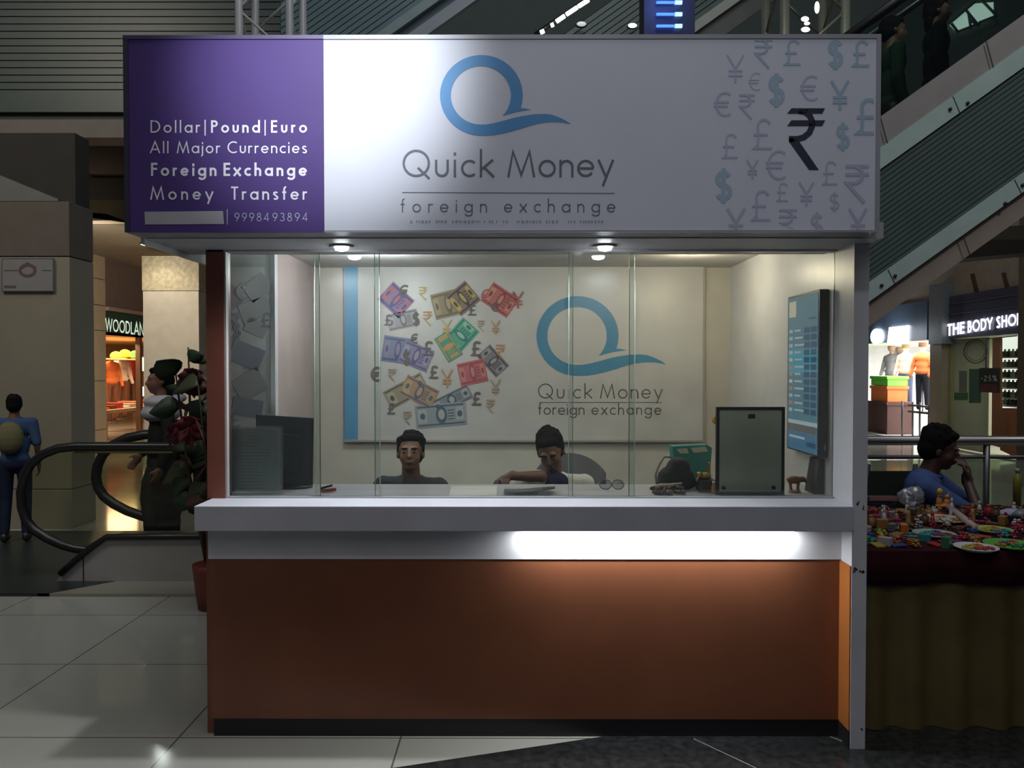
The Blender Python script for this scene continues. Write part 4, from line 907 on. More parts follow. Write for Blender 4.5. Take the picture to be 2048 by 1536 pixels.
ly = [894, 893, 893, 893, 893, 897, 909, 928, 955, 985, 1015, 1040, 1060, 1077, 1090, 1097, 1101, 1092]
hp = loop(lx, ly, YL + .12); hp = [Vector((xe, YL + .12, hp[0].z))] + hp
MB().tube(hp, .032, 12).build('handrail', rubber, el)
MB().tube([v + Vector((.0, 0, -.036)) for v in hp[:6]], .012, 8).build('rail_strip', M('rail_gold', (.30, .24, .09), .3, .5), el)
gpoly = [v + Vector((.02, 0, 0)) for v in hp] + [Vector((xe, YL + .12, ztp))]
MB().prism(gpoly, (0, .01, 0)).build('glass_panel', glass('balustrade_glass', (.80, .82, .74), .9), el)
d2 = Vector((0, 1.30, 0))
hp2 = [P(a, b_, 6.9) for a, b_ in zip([560, 420, 340, 290, 255, 225, 205, 195, 192, 196, 208, 228, 255, 290, 320], [868, 868, 868, 869, 876, 890, 910, 932, 955, 975, 993, 1008, 1022, 1034, 1045])]
MB().tube(hp2, .042, 12).build('handrail', rubber, el)
MB().prism(hp2 + [Vector((hp2[0].x, 6.9, ztp))], (0, .01, 0)).build('glass_panel', MAT['balustrade_glass'], el)
# ================================================================== right side shops on a side wall
XR = 8.0
TR = lambda dx: (lambda a, b_: PX(a, b_, XR - dx))
yr = lambda px, X=XR: PX(px, 700, X).y
r_floor = 0
zf_top = PX(1920, 592, XR).z; zf_bot = PX(1920, 676, XR).z
struct(MB().box(XR - .02, XR + .3, 9, 26, zf_top, 4.6).build('wall_right', M('wall_sand', (.40, .33, .25), .6)))
fd = M('fascia_navy', (.075, .075, .115), .4)
s1 = thing('shop', 'brightly lit sports clothing shop front at right with an overexposed sign', 'shop', (XR + 1, 17, 0))
s2_ = thing('shop', 'cosmetics shop front under the white letters THE BODY SHOP', 'shop', (XR + 1, 13.5, 0))
bx('fascia', M('fascia_blue', (.10, .14, .19), .4), XR - .12, XR, yr(1866), 21, zf_bot, zf_top, s1)
bx('fascia', fd, XR - .12, XR, 11.0, yr(1884), zf_bot - .0, zf_top, s2_)
m = MB()
for v in (.25, .5): m.box(XR - .14, XR - .12, 11.0, yr(1884), zf_bot + (zf_top - zf_bot) * (v + .3), zf_bot + (zf_top - zf_bot) * (v + .3) + .02)
m.build('fascia_ridge', M('ridge_navy', (.12, .12, .17), .4), s2_)
cr = thing('column', 'grey column between the two shops at right', 'column', (XR, 15, 0))
bx('shaft', M('col_grey', (.24, .255, .25), .4), XR - .25, XR + .2, yr(1883, XR - .25), yr(1857, XR - .25), zf_bot - .1, zf_top + .25, cr); bx('shaft', M('col_tan', (.38, .31, .22), .5), XR - .2, XR + .2, yr(1883, XR - .2), yr(1860, XR - .2), 0, zf_bot - .1, cr)
m = MB(); TS_ = lambda a, b_: PX(a, b_ - .155 * (a - 1893), XR - .145)
glow = M('letter_glow', (1, 1, 1), emit=2.2, ecol=(.86, .88, 1))
for t_, a, b_ in (('THE', 1894, 1929), ('BODY', 1935, 1985), ('SHOP', 1992, 2043)):
    m = MB(); write(m, t_, a, b_, 672.5, 24, .19, TS_); m.build('lettering', glow, s2_)
# overexposed sign of the first shop
og = M('sign_glow', (1, 1, 1), emit=7, ecol=(.86, .92, 1))
c = PX(1752, 673, XR - .16); MB().ell(c, (.03, .27, .17)).build('round_sign', og, s1)
p_, q_ = PX(1775, 654, XR - .16), PX(1815, 687, XR - .16)
MB().prism([PX(1778, 655, XR - .16), PX(1815, 651, XR - .16), PX(1813, 686, XR - .16), PX(1774, 689, XR - .16)], (.04, 0, 0)).build('square_sign', og, s1)
lamp('sign_wash', 'POINT', (XR - .7, c.y - .8, c.z), 12, (.8, .88, 1), shadow_soft_size=.2)
for t_, (ya_, yb_), wc in ((s1, (yr(1866), 21), (.80, .80, .78)), (s2_, (11.0, yr(1884)), (.42, .42, .32))):
    wm = M('shop_wall_%d' % len(t_.children), wc, .6)
    bx('back_wall', wm, XR + 3.4, XR + 3.5, ya_, yb_, 0, zf_bot, t_); bx('end_wall', wm, XR, XR + 3.4, ya_, ya_ + .05, 0, zf_bot, t_); bx('end_wall', wm, XR, XR + 3.4, yb_ - .05, yb_, 0, zf_bot, t_); bx('shop_ceiling', wm, XR, XR + 3.5, ya_, yb_, zf_bot, zf_bot + .05, t_)
    bx('shop_floor', M('shop_floor', (.5, .5, .48), .3), XR, XR + 3.4, ya_, yb_, .002, .02, t_)
lamp('shop_light', 'AREA', (XR + 1.6, 17.6, zf_bot - .1), 330, (1, 1, .97), aim=(XR + 1.6, 17.6, 0), size=2.5)
lamp('shop_light', 'AREA', (XR + 1.7, 13.2, zf_bot - .1), 75, (1, .97, .82), aim=(XR + 1.7, 13.2, 0), size=2)
# display in the sports shop
for i, (px, X_, tp, bt, lab) in enumerate(((1812, XR + 1.0, M('cloth_stripe', (.5, .22, .2), .8), cl_d, 'mannequin in a pink top and dark jeans in the right-hand sports shop'), (1783, XR + 1.25, cl_g, cl_g, 'grey-dressed mannequin left in the sports shop window'), (1846, XR + .7, cl_o, M('cloth_black', (.02, .02, .03), .8), 'mannequin in an orange top and black trousers in the sports shop'), (1799, XR + 2.0, M('cloth_plum', (.14, .08, .10), .8), cl_d, 'mannequin in a plum top behind the jeans mannequin'))):
    y = PX(px, 760, X_).y; mannequin(lab, X_, y, .55, -1.2, tp, bt, .88, True)
def crate(lab, x0, x1, y0, y1, z0, z1, mt):
    t = thing('display_box', lab, 'box', ((x0 + x1) / 2, (y0 + y1) / 2, z0)); bx('box_body', mt, x0, x1, y0, y1, z0, z1, t, .01); bx('box_lid', mt, x0 - .02, x1 + .02, y0 - .02, y1 + .02, z1 - .06, z1 + .003, t)
ga, gb = PX(1742, 752, XR + .25), PX(1775, 772, XR + .25)
crate('bright green box stacked on the orange one in the sports shop', XR + .25, XR + .7, gb.y, ga.y, gb.z, ga.z, M('neon_green', (.20, .70, .08), .6))
g2 = PX(1775, 804, XR + .25)
crate('orange box below the bright green one in the sports shop', XR + .25, XR + .7, gb.y, ga.y, g2.z, gb.z - .008, M('neon_orange', (.75, .20, .06), .6))
crate('dark brown plinth under the coloured boxes in the sports shop', XR + .2, XR + .75, gb.y - .1, ga.y + .1, .021, g2.z - .008, M('plinth_brown', (.10, .05, .045), .6))
rk = thing('clothes_rack', 'black metal display rails in the sports shop window', 'rack', (XR + .4, 16, 0))
for z in (PX(1840, 812, XR + .3).z, PX(1840, 825, XR + .3).z): MB().tube([(XR + .3, yr(1866) + .1, z), (XR + .3, yr(1790), z)], .025, 6).build('rail', dark_metal, rk)
for px in (1826, 1840, 1858, 1805): y = PX(px, 800, XR + .3).y; MB().tube([(XR + .3, y, .021), (XR + .3, y, PX(1840, 805, XR + .3).z)], .02, 6).build('post', dark_metal, rk)
# cosmetics shop details
dr = thing('glass_door', 'glass shop door with a ring emblem and green poster at right', 'door', (XR - .02, yr(1950), 0))
bx('door_glass', glass('door_glass', (.75, .78, .62), 1, 0, .22), XR - .03, XR - .01, yr(1980), yr(1903), .05, zf_bot - .02, dr)
bx('door_frame', M('frame_olive', (.30, .29, .10), .5), XR - .05, XR, yr(1906), yr(1888), .0, zf_bot - .01, dr)
m = MB(); c_ = (1951, 703)
for rr, w in ((23, 2.2), (18, 1)): 
    for q_ in ribbon([(c_[0] + rr * cos(a * pi / 14), c_[1] + rr * 1.0 * sin(a * pi / 14)) for a in range(29)], w): m.add([PX(p.x, p.y, XR - .04) for p in q_], [(0, 1, 2, 3)])
m.build('ring_emblem', M('emblem_grey', (.10, .10, .08), .6), dr)
for px0, py0, px1, py1, c_ in ((1938, 738, 1962, 806, (.07, .14, .09)), (1908, 785, 1936, 800, (.08, .18, .08)), (1918, 742, 1934, 784, (.20, .24, .2))):
    m = MB(); flat(m, [(px0, py0), (px1, py0), (px1, py1), (px0, py1)], TR(.04)); m.build('poster', M('poster_%d' % px0, c_, .6), dr)
sg_ = thing('sale_sign', 'dark hanging sale sign reading -25% in front of the cosmetics shop', 'sign', PX(1981, 790, XR - .6))
p_, q_ = PX(1961, 736, XR - .6), PX(2001, 786, XR - .6)
bx('sign_board', M('sale_dark', (.05, .055, .045), .5), XR - .62, XR - .6, q_.y, p_.y, q_.z, p_.z, sg_)
bx('red_panel', M('sale_red', (.14, .05, .05), .5), XR - .632, XR - .62, PX(1999, 770, XR - .6).y, PX(1964, 770, XR - .6).y, PX(1980, 785, XR - .6).z, PX(1980, 768, XR - .6).z, sg_)
m = MB(); write(m, '-25%', 1962, 1994, 762, 11, .16, TR(.64)); m.build('lettering', M('sale_white', (.6, .6, .58), .5), sg_)
a_ = PX(1972, 736, XR - .61); b2_ = PX(1972, 678, XR - .61); MB().tube([a_, b2_, V3((XR - .125, b2_.y, b2_.z + .05))], .01, 6).build('hanger', dark_metal, sg_)
bp = thing('partition', 'orange panel beside the lit cosmetics shelves', 'panel', (XR - .05, yr(1990), 0))
MB().prism([PX(1985, 676, XR - .02), PX(2000, 674, XR - .02), PX(2000, 895, XR - .02), PX(1983, 890, XR - .02)], (.04, 0, 0)).build('panel_board', M('panel_orange', (.38, .15, .06), .5), bp)
shf = thing('shelf_unit', 'white lit cosmetics shelving at the right edge', 'shelf', (XR + .5, yr(2015), 0))
MB().prism([PX(2000, 676, XR + .30), PX(2042, 670, XR + .30), PX(2042, 915, XR + .30), PX(2000, 895, XR + .30)], (.04, 0, 0)).build('back_panel', M('shelf_white', (1, 1, 1), emit=.75, ecol=(.9, 1, .9)), shf)
MB().prism([PX(2000, 816, XR + .1), PX(2042, 816, XR + .1), PX(2042, 920, XR + .1), PX(2000, 900, XR + .1)], (.15, 0, 0)).build('orange_base', M('panel_orange', (0, 0, 0)), shf)
for yy in (714, 735, 755, 775, 795, 810):
    a, b_ = PX(1999, yy, XR + .1), PX(2042, yy - 2, XR + .1); MB().box(XR + .1, XR + .3, b_.y, a.y, a.z - .02, a.z).build('shelf_board', M('shelf_grey', (.4, .42, .4), .5), shf)
pc = [('dark green', (.05, .12, .07)), ('black', (.03, .03, .03)), ('pale green', (.3, .42, .25)), ('brown', (.16, .09, .06))]
for r_, yy in enumerate((714, 735, 755, 775, 795, 810)):
    for j in range(5):
        X_ = XR + .16; p = PX(2004 + j * 8, yy, X_); i_ = (r_ * 2 + j) % 4
        zsh = PX(1999, yy, XR + .1).z
        o = MB().lathe([(.04, 0), (.04, .09), (.015, .10), (.015, .13)], (X_ + .05, p.y, zsh + .001), 8).build('bottle', M('cos_%d' % i_, pc[i_][1], .4))
        tag(o, '%s %s cosmetics bottle on the %s lit shelf at the right edge' % (('leftmost', 'second', 'middle', 'fourth', 'rightmost')[j], pc[i_][0], ('top', 'second', 'third', 'fourth', 'fifth', 'lowest')[r_]), 'bottle', 'bottles on the lit shelves')
# ribs on the wall above
for i, px in enumerate((1944, 2006)):
    o = MB().prism([PX(px - 4, 548 - i * 2, XR - .04), PX(px + 3, 547 - i * 2, XR - .04), PX(px + 12, 583 - i * 5, XR - .04), PX(px + 5, 586 - i * 5, XR - .04)], (.05, 0, 0)).build('wall_rib', M('rib_brown', (.12, .06, .03), .6))
    tag(o, ['left dark brown rib on the sand wall above the cosmetics sign', 'right dark brown rib on the sand wall above the cosmetics sign'][i], 'trim')
c4 = thing('column', 'brown column at the right frame edge beyond the railing', 'column', (6.4, 10, 0))
bx('shaft', M('col_brown', (.17, .13, .09), .6), P(2036, 650, 10.2).x, P(2150, 650, 10.2).x, 9.6, 10.2, 0, 4.0, c4); bx('column_foot', M('col_brown', (0, 0, 0)), P(2035, 650, 10.22).x, P(2151, 650, 10.22).x, 9.58, 10.22, 0, .1, c4)
bm_ = thing('beam', 'dark ceiling beam above the right-hand shops', 'beam', (6, 9, 3.2))
band('beam', bm_, [(1950, 479), (2110, 479), (2110, 500), (1925, 517)], 8.4, M('beam_dark', (0, 0, 0)), .5); band('beam', bm_, [(1955, 455), (2110, 448), (2110, 479), (1945, 479)], 8.6, M('beam_olive', (.14, .12, .07), .6), .4)
# back closure walls and roof
struct(MB().box(1.0, 16, 25.0, 25.2, 0, 14).build('wall_back', M('wall_far', (.10, .11, .10), .7)))
struct(MB().box(-12, 1.0, 25.0, 25.2, 3.7, 14).build('wall_back', MAT['wall_far']))
struct(MB().box(-12, 16, 14.0, 14.1, 4.7, 14).build('wall_back', M('wall_upper', (.11, .125, .115), .7)))
# bright roof window lattice
wn = struct(MB().prism([P(1902, 48, 13.9), P(1950, 7, 13.9), P(1990, 4, 13.9), P(1990, 30, 13.9), P(1955, 46, 13.9), P(1916, 62, 13.9)], (0, .05, 0)).build('window_1', M('sky_glow', (1, 1, 1), emit=.72, ecol=(.70, .88, .80))))
m = MB()
for a, b_ in (((1932, 20), (1958, 52)), ((1937, 26), (1942, 58)), ((1965, 2), (1992, 30)), ((1897, 46), (1950, 4)), ((1914, 64), (1960, 46)), ((1958, 45), (1994, 31)), ((1903, 47), (1916, 64)), ((1990, 2), (1990, 34)), ((1940, 40), (1955, 50))):
    m.tube([P(*a, 13.85), P(*b_, 13.85)], .022, 6)
m.build('window_bars', M('bars_green', (.10, .15, .13), .5), wn)
# railing behind the vendor
rl = thing('railing', 'horizontal steel railing with a glass infill behind the seated vendor', 'railing', (4, 5.6, 0))
zr1, zr2 = P(1900, 881, 5.6).z, P(1900, 914, 5.6).z
MB().tube([(1.55, 5.6, zr1), (6.5, 5.6, zr1)], .034, 12).build('top_rail', M('rail_steel', (.22, .20, .195), .38, .9), rl); MB().tube([(1.55, 5.6, zr2), (6.5, 5.6, zr2)], .014, 10).build('lower_rail', dark_metal, rl)
for x in (1.7, 3.3, 4.9, 6.4): MB().tube([(x, 5.6, 0.002), (x, 5.6, zr1)], .022, 10).build('post', dark_metal, rl)
bx('glass_panel', glass('rail_green', (.66, .74, .60), 1.0, 0, .10), 1.6, 6.5, 5.595, 5.605, .08, zr2 - .02, rl)
# ================================================================== people
V = Vector
def hand(m, w, d, nrm, s=1.0, curl=.5, side=1):
    """w wrist, d direction of the fingers, nrm back-of-hand normal, side +1 thumb on d x nrm side"""
    w = V(w); d = V(d).normalized(); nrm = (V(nrm) - d * V(nrm).dot(d)).normalized(); lat = d.cross(nrm) * side
    R = Matrix((lat, d, nrm)).transposed()
    m.ell(w + d * .045 * s, (.040 * s, .052 * s, .017 * s), 12, 8, R=R); m.cap(w - d * .02 * s, w + d * .02 * s, .024 * s, .026 * s, 10)
    for i, (o_, L) in enumerate(((.030, .070), (.010, .078), (-.010, .072), (-.029, .056))):
        p = w + d * .085 * s + lat * o_ * s; a = 0; dd = d
        for j, f in enumerate((.45, .32, .25)):
            a = curl * (.6 + .5 * j) + .06 * i; dd = (d * cos(a) - nrm * sin(a)).normalized() if j == 0 else (dd * cos(curl * .7) - nrm * sin(curl * .7)).normalized()
            q = p + dd * L * f * s; m.cap(p, q, .0090 * s, .0082 * s, 8); p = q
    p = w + d * .025 * s + lat * .032 * s; dd = (d * .75 + lat * .65 - nrm * .25 * curl).normalized(); q = p + dd * .040 * s; m.cap(p, q, .0115 * s, .0100 * s, 8)
    dd = (d * .95 + lat * .15 - nrm * .4 * curl).normalized(); m.cap(q, q + dd * .030 * s, .0098 * s, .0085 * s, 8)
STAND = dict(hip=(0, 0, .93), chest=(0, 0, 1.25), neck=(0, .01, 1.44), head=(0, -.01, 1.585), hr=(0, 0, 0),
    shL=(.18, .0, 1.385), elL=(.23, .02, 1.12), wrL=(.23, -.06, .88), shR=(-.18, .0, 1.385), elR=(-.23, .02, 1.12), wrR=(-.23, -.06, .88),
    hL=(.09, 0, .90), kL=(.10, -.02, .50), aL=(.11, .02, .09), hR=(-.09, 0, .90), kR=(-.10, -.02, .50), aR=(-.11, .02, .09))
SIT = dict(hip=(0, 0, .50), chest=(0, .0, .80), neck=(0, .0, 1.00), head=(0, -.02, 1.14), hr=(0, 0, 0),
    shL=(.18, 0, .955), elL=(.23, -.02, .70), wrL=(.16, -.22, .62), shR=(-.18, 0, .955), elR=(-.23, -.02, .70), wrR=(-.16, -.22, .62),
    hL=(.09, -.02, .48), kL=(.13, -.42, .48), aL=(.13, -.42, .08), hR=(-.09, -.02, .48), kR=(-.13, -.42, .48), aR=(-.13, -.42, .08))
def person(lab, loc, rz, J0, sc_=1.0, J=None, shirt=None, collar=None, pants=None, shoes=None, hair_len=0, sleeve=.5, sleeve_m=None, vox=.008, handd=None, face=True, skinm=None, shw=1.0, hairup=0.0):
    j = dict(J0); j.update(J or {}); t = thing('person', lab, 'person', loc, rz); t.scale = (sc_,) * 3
    g = lambda k_: V(j[k_]); sk = skinm or skin
    H = g('head'); R = Euler([radians(a) for a in j['hr']], 'XYZ').to_matrix(); h = lambda x, y, z: H + R @ V((x, y, z))
    m = MB()
    # head
    m.ell(h(0, .012, .030), (.075, .092, .082), 16, 12, R=R); m.ell(h(0, -.030, -.020), (.060, .062, .085), 16, 12, R=R); m.ell(h(0, -.048, -.082), (.034, .034, .026), 12, 8, R=R)
    for s_ in (-1, 1):
        m.ell(h(.034 * s_, -.045, -.028), (.027, .032, .032), 10, 8, R=R); m.ell(h(.030 * s_, -.080, .028), (.024, .012, .009), 10, 6, R=R)
        m.ell(h(.076 * s_, .008, -.010), (.009, .019, .030), 10, 8, R=R)
    m.cap(h(0, -.082, .018), h(0, -.104, -.022), .009, .015, 8); m.ell(h(0, -.098, -.026), (.019, .012, .010), 10, 6, R=R)
    m.ell(h(0, -.088, -.050), (.026, .010, .0065), 10, 6, R=R); m.ell(h(0, -.086, -.062), (.022, .010, .007), 10, 6, R=R)
    nk = g('neck'); m.cap(nk - V((0, -.005, .03)), h(0, .012, -.055), .058, .052, 14)
    # torso core, arms
    ch, hp_ = g('chest'), g('hip')
    m.ell(nk - V((0, 0, .05)), (.13 * shw, .065, .05)); m.ell(ch + V((0, 0, .06)), (.145, .09, .14)); m.ell((ch + hp_) / 2, (.13, .085, .17)); m.ell(hp_, (.14, .095, .10))
    for s_ in 'LR':
        sh_, el_, wr = g('sh' + s_), g('el' + s_), g('wr' + s_)
        m.cap(sh_, el_, .045, .037, 12); m.cap(el_, wr, .037, .024, 12); m.ell(sh_, .052); m.cap(nk - V((0, 0, .05)), sh_, .05, .045)
        dd = (wr - el_).normalized()
        hd = (handd or {}).get(s_); m2 = m
        if hd: hand(m2, wr, hd[0], hd[1], 1.0, hd[2], 1 if s_ == 'L' else -1)
        else: hand(m2, wr, dd, (1 if s_ == 'L' else -1, 0, 0) if abs(dd.z) > .6 else (0, 0, 1), 1.0, .45, 1 if s_ == 'L' else -1)
        m.cap(g('h' + s_), g('k' + s_), .070, .050, 12); m.cap(g('k' + s_), g('a' + s_), .050, .034, 12)
    body = blob(m, 'body', sk, t, vox, 4)
    if face:
        for s_ in (-1, 1):
            ey = MB().ell(h(.030 * s_, -.0845, .005), (.0125, .0075, .0050), 12, 8, R=R).build('eye', M('eye_white', (.20, .17, .15), .4), t, local=True)
            MB().ell(h(.030 * s_, -.0905, .005), (.0058, .0030, .0048), 10, 6, R=R).build('iris', M('iris_dark', (.012, .008, .006), .2), ey, local=True)
            MB().ell(h(.030 * s_, -.091, .0255), (.021, .007, .0042), 10, 6, R=R).build('eyebrow', hairm, t, local=True)
        MB().ell(h(0, -.0960, -.0565), (.021, .0042, .0030), 10, 6, R=R).build('mouth', M('lip_dark', (.14, .045, .04), .5), t, local=True)
    # hair
    m = MB(); m.ell(h(0, .026, .045 + hairup * .3), (.085, .094, .080 + hairup), 16, 12, R=R); m.ell(h(0, .048, .0), (.080, .074, .085), 14, 10, R=R)
    for q_ in range(26):
        a = random.uniform(0, 2 * pi); e_ = random.uniform(.25, 1.35); r_ = random.uniform(.016, .026)
        p = h(.074 * cos(a) * cos(e_), .026 + .082 * sin(a) * cos(e_), .048 + (.072 + hairup) * sin(e_)); 
        if (R.inverted() @ (p - H)).y < -.055 and (R.inverted() @ (p - H)).z < .062: continue
        m.ell(p, r_, 8, 6)
    m.ell(h(0, -.045, .088 + hairup * .5), (.058, .036, .026), 12, 8, R=R)
    for s_ in (-1, 1): m.ell(h(.074 * s_, .012, .022), (.010, .028, .040), 8, 8, R=R)
    if hair_len: m.ell(h(0, .07, -.08), (.07, .04, .1), 12, 8, R=R)
    blob(m, 'hair', hairm, t, max(vox * .9, .006), 2)
    # shirt
    m = MB(); m.ell(nk - V((0, 0, .065)), (.150 * shw, .082, .058)); m.ell(ch + V((0, 0, .07)), (.172, .112, .145)); m.ell((ch + hp_) / 2 + V((0, 0, .03)), (.158, .108, .20)); m.ell(hp_ + V((0, 0, .03)), (.162, .115, .09))
    for s_ in 'LR':
        sh_, el_, wr = g('sh' + s_), g('el' + s_), g('wr' + s_); m.ell(sh_, (.064, .062, .060)); m.cap(nk - V((0, 0, .055)), sh_, .052, .058)
        if not sleeve_m:
            m.cap(sh_, sh_.lerp(el_, min(1, sleeve * 2)), .062, .054, 12)
            if sleeve > .5: m.cap(el_, el_.lerp(wr, (sleeve - .5) * 2), .052, .036, 12)
    blob(m, 'shirt', shirt, t, vox * 1.2, 5)
    if sleeve_m:
        for s_ in 'LR':
            m = MB(); sh_, el_, wr = g('sh' + s_), g('el' + s_), g('wr' + s_); m.ell(sh_ + (el_ - sh_) * .15, (.066, .064, .062)); m.cap(sh_.lerp(el_, .15), sh_.lerp(el_, min(1, sleeve * 2)), .063, .055, 12)
            if sleeve > .5: m.cap(el_, el_.lerp(wr, (sleeve - .5) * 2), .052, .036, 12)
            blob(m, 'sleeve', sleeve_m, t, vox * 1.2, 4)
    if collar:
        m = MB(); pts = [nk + V((.066 * cos(a * pi / 8), .062 * sin(a * pi / 8) - .004, -.018 + .012 * sin(a * pi / 8))) for a in range(16)]
        m.tube(pts, .016, 8, closed=True); m.build('collar', collar, t, local=True)
    m = MB(); m.ell(hp_ - V((0, 0, .02)), (.165, .118, .11))
    for s_ in 'LR': m.cap(g('h' + s_), g('k' + s_), .088, .066, 12); m.cap(g('k' + s_), g('a' + s_) + V((0, 0, .03)), .066, .052, 12)
    blob(m, 'trousers', pants or M('trousers_dark', (.03, .03, .035), .8), t, .014, 4)
    for s_ in 'LR':
        a = g('a' + s_); m = MB(); m.ell(a + V((0, -.05, -.045)), (.045, .125, .042), 14, 10); m.ell(a + V((0, .03, -.03)), (.04, .05, .055)); m.build('shoe', shoes or black, t, local=True)
    return t
ch_cloth = M('shirt_charcoal', (.055, .060, .062), .8)
zfl = .03
# clerk left
px, Yc = 822, 4.30
X_ = P(px, 900, Yc).x
ztop_h = P(px, 862, Yc).z
person('person in a dark charcoal shirt sitting at left behind the counter, facing out', (X_, Yc, ztop_h - 1.268 * .90 ), 0, SIT, .90, shirt=ch_cloth, sleeve=.45, vox=.0055, J=dict(hr=(-6, 0, 3), shL=(.165, 0, .93), shR=(-.165, 0, .94)))
# clerk right: white shirt, head bowed to his right, right forearm raised sideways
X_ = P(1098, 900, Yc).x; zt_h = P(1098, 857, Yc).z
wsh = M('shirt_white', (.60, .60, .56), .8); nav = M('navy_cloth', (.035, .035, .085), .8)
o = person('person in a white shirt with navy collar bowing the head, holding a pen', (X_ + .02, Yc, zt_h - 1.262 * .90), 0, SIT, .90, shirt=wsh, collar=nav, sleeve=.4, vox=.0055, hairup=.012,
    J=dict(hr=(26, -8, -14), head=(-.015, -.06, 1.13), shL=(.19, 0, .93), shR=(-.17, -.02, .93), elR=(-.075, -.16, .995), wrR=(-.255, -.17, 1.0)), handd={'R': ((-.8, -.1, -.5), (-.2, -.5, .8), .9)})
m = MB(); m.ell((.01, -.075, .955), (.085, .045, .06)); blob(m, 'collar_flap', nav, o, .008, 3)
pen = MB().cap((-.315, -.20, .975), (-.30, -.20, .88), .007, .006, 8)
pn = thing('pen', 'blue pen held in the bowed clerk\'s raised hand', 'pen', (X_ + .02, Yc, zt_h - 1.262 * .90)); pn.scale = (.9,) * 3
pen.build('barrel', M('pen_blue', (.05, .05, .25), .4), pn, local=True)
# chairs of the clerks
def office_chair(lab, x, y, seatz, back, mt):
    t = thing('office_chair', lab, 'chair', (x, y, .031))
    m = MB(); m.lathe([(.001, seatz - .08), (.20, seatz - .08), (.22, seatz - .04), (.20, seatz), (.001, seatz)], (0, 0, 0), 20); m.build('seat', mt, t, local=True)
    MB().cap((0, 0, .08), (0, 0, seatz - .08), .025, .025).build('column', dark_metal, t, local=True)
    for i in range(5): a = i * 2 * pi / 5; MB().cap((0, 0, .07), (.24 * cos(a), .24 * sin(a), .03), .02, .015, 8).build('leg', dark_metal, t, local=True)
    m = MB(); N = 14; pts = [(.21 * sin(radians(-62 + 124 * i / N)), .24 * cos(radians(-62 + 124 * i / N)) - .02) for i in range(N + 1)]
    vs = []; fs = []
    for i, (a, b_) in enumerate(pts):
        zt__ = back - .10 * abs(i - N / 2) ** 2 / (N / 2) ** 2
        vs += [(a, b_, seatz + .16), (a, b_, zt__), (a * 1.1, b_ * 1.1 + .01, zt__), (a * 1.1, b_ * 1.1 + .01, seatz + .16)]
    for i in range(N):
        for q_ in range(4): fs.append((4 * i + q_, 4 * i + (q_ + 1) % 4, 4 * i + 4 + (q_ + 1) % 4, 4 * i + 4 + q_))
    fs += [(0, 1, 2, 3), (4 * N + 3, 4 * N + 2, 4 * N + 1, 4 * N)]
    m.add(vs, fs, 0, True); m.build('backrest', mt, t, local=True)
    MB().cap((0, .18, seatz - .05), (0, .24, seatz + .2), .02, .02).build('back_support', dark_metal, t, local=True)
gch = M('chair_grey', (.09, .09, .10), .6)
Yq = 4.46
zc = P(1155, 914, Yq).z - .031
office_chair('grey office chair with rounded back behind the white-shirted clerk', P(1142, 930, Yq).x, Yq - .04, .37, zc, gch)
office_chair('grey office chair under the clerk in the dark charcoal shirt', P(822, 930, Yq).x, Yq - .1, .37, .74, gch)
# vendor at right
bl = M('shirt_blue', (.055, .085, .20), .8)
Yv = 4.62; Xv = P(1852, 900, Yv).x; zv = P(1872, 845, Yv).z
person('person in a blue shirt sitting behind the bead table, chin on hands', (Xv - .02, Yv, zv - 1.275 * .98), radians(62), SIT, .98, shirt=bl, collar=bl, sleeve=.40, vox=.006, hairup=.016, skinm=M('dark_skin', (.075, .035, .024), .5),
    J=dict(hr=(14, 0, 4), head=(0, -.09, 1.12), neck=(0, -.03, .99), chest=(0, -.01, .80), shL=(.18, -.05, .925), shR=(-.19, -.02, .92), elL=(.13, -.30, .74), wrL=(.035, -.225, .95), elR=(-.15, -.30, .74), wrR=(-.035, -.235, .94)),
    handd={'L': ((-.35, -.02, .9), (0, -1, .2), 1.0), 'R': ((.35, .0, .9), (0, -1, .2), 1.0)})
st_ = thing('stool', 'dark stool under the vendor in blue', 'stool', (Xv - .02, Yv, 0.001))
MB().lathe([(.17, .36), (.18, .39), (.17, .41)], (0, 0, 0)).build('seat', black, st_, local=True)
for a in range(4): MB().cap((.14 * cos(a * pi / 2 + .7), .14 * sin(a * pi / 2 + .7), .36), (.17 * cos(a * pi / 2 + .7), .17 * sin(a * pi / 2 + .7), .01), .014, .012, 8).build('leg', dark_metal, st_, local=True)
# walker behind the escalator
Yw = 6.25; Xw = P(322, 800, Yw).x
o = person('person in dark clothes with a pale scarf walking behind the escalator handrail', (Xw, Yw, P(315, 733, Yw).z - 1.705 * .94), radians(-55), STAND, .94, shirt=M('coat_dark', (.018, .02, .02), .85), pants=M('skirt_dark', (.03, .028, .026), .85), sleeve=.95, vox=.012, face=False, hair_len=1, shw=1.0,
    J=dict(kL=(.10, -.10, .50), aL=(.11, -.10, .09), kR=(-.10, .05, .5), aR=(-.11, .16, .10), elR=(-.25, .04, 1.12), wrR=(-.22, -.12, .95)))
m = MB(); m.ell((0, .01, 1.41), (.22, .15, .06)); m.ell((-.06, .12, 1.44), (.12, .10, .05)); m.ell((0, .0, 1.32), (.21, .16, .09)); blob(m, 'scarf', M('scarf_lilac', (.36, .34, .38), .8), o, .012, 4)
m = MB(); m.ell((0, .0, 1.02), (.21, .15, .08)); blob(m, 'red_sash', M('sash_maroon', (.13, .015, .03), .7), o, .012, 3)
m = MB(); m.ell((0, 0, .62), (.20, .17, .35)); m.ell((0, 0, .40), (.17, .15, .25)); blob(m, 'skirt', MAT['skirt_dark'], o, .014, 4)
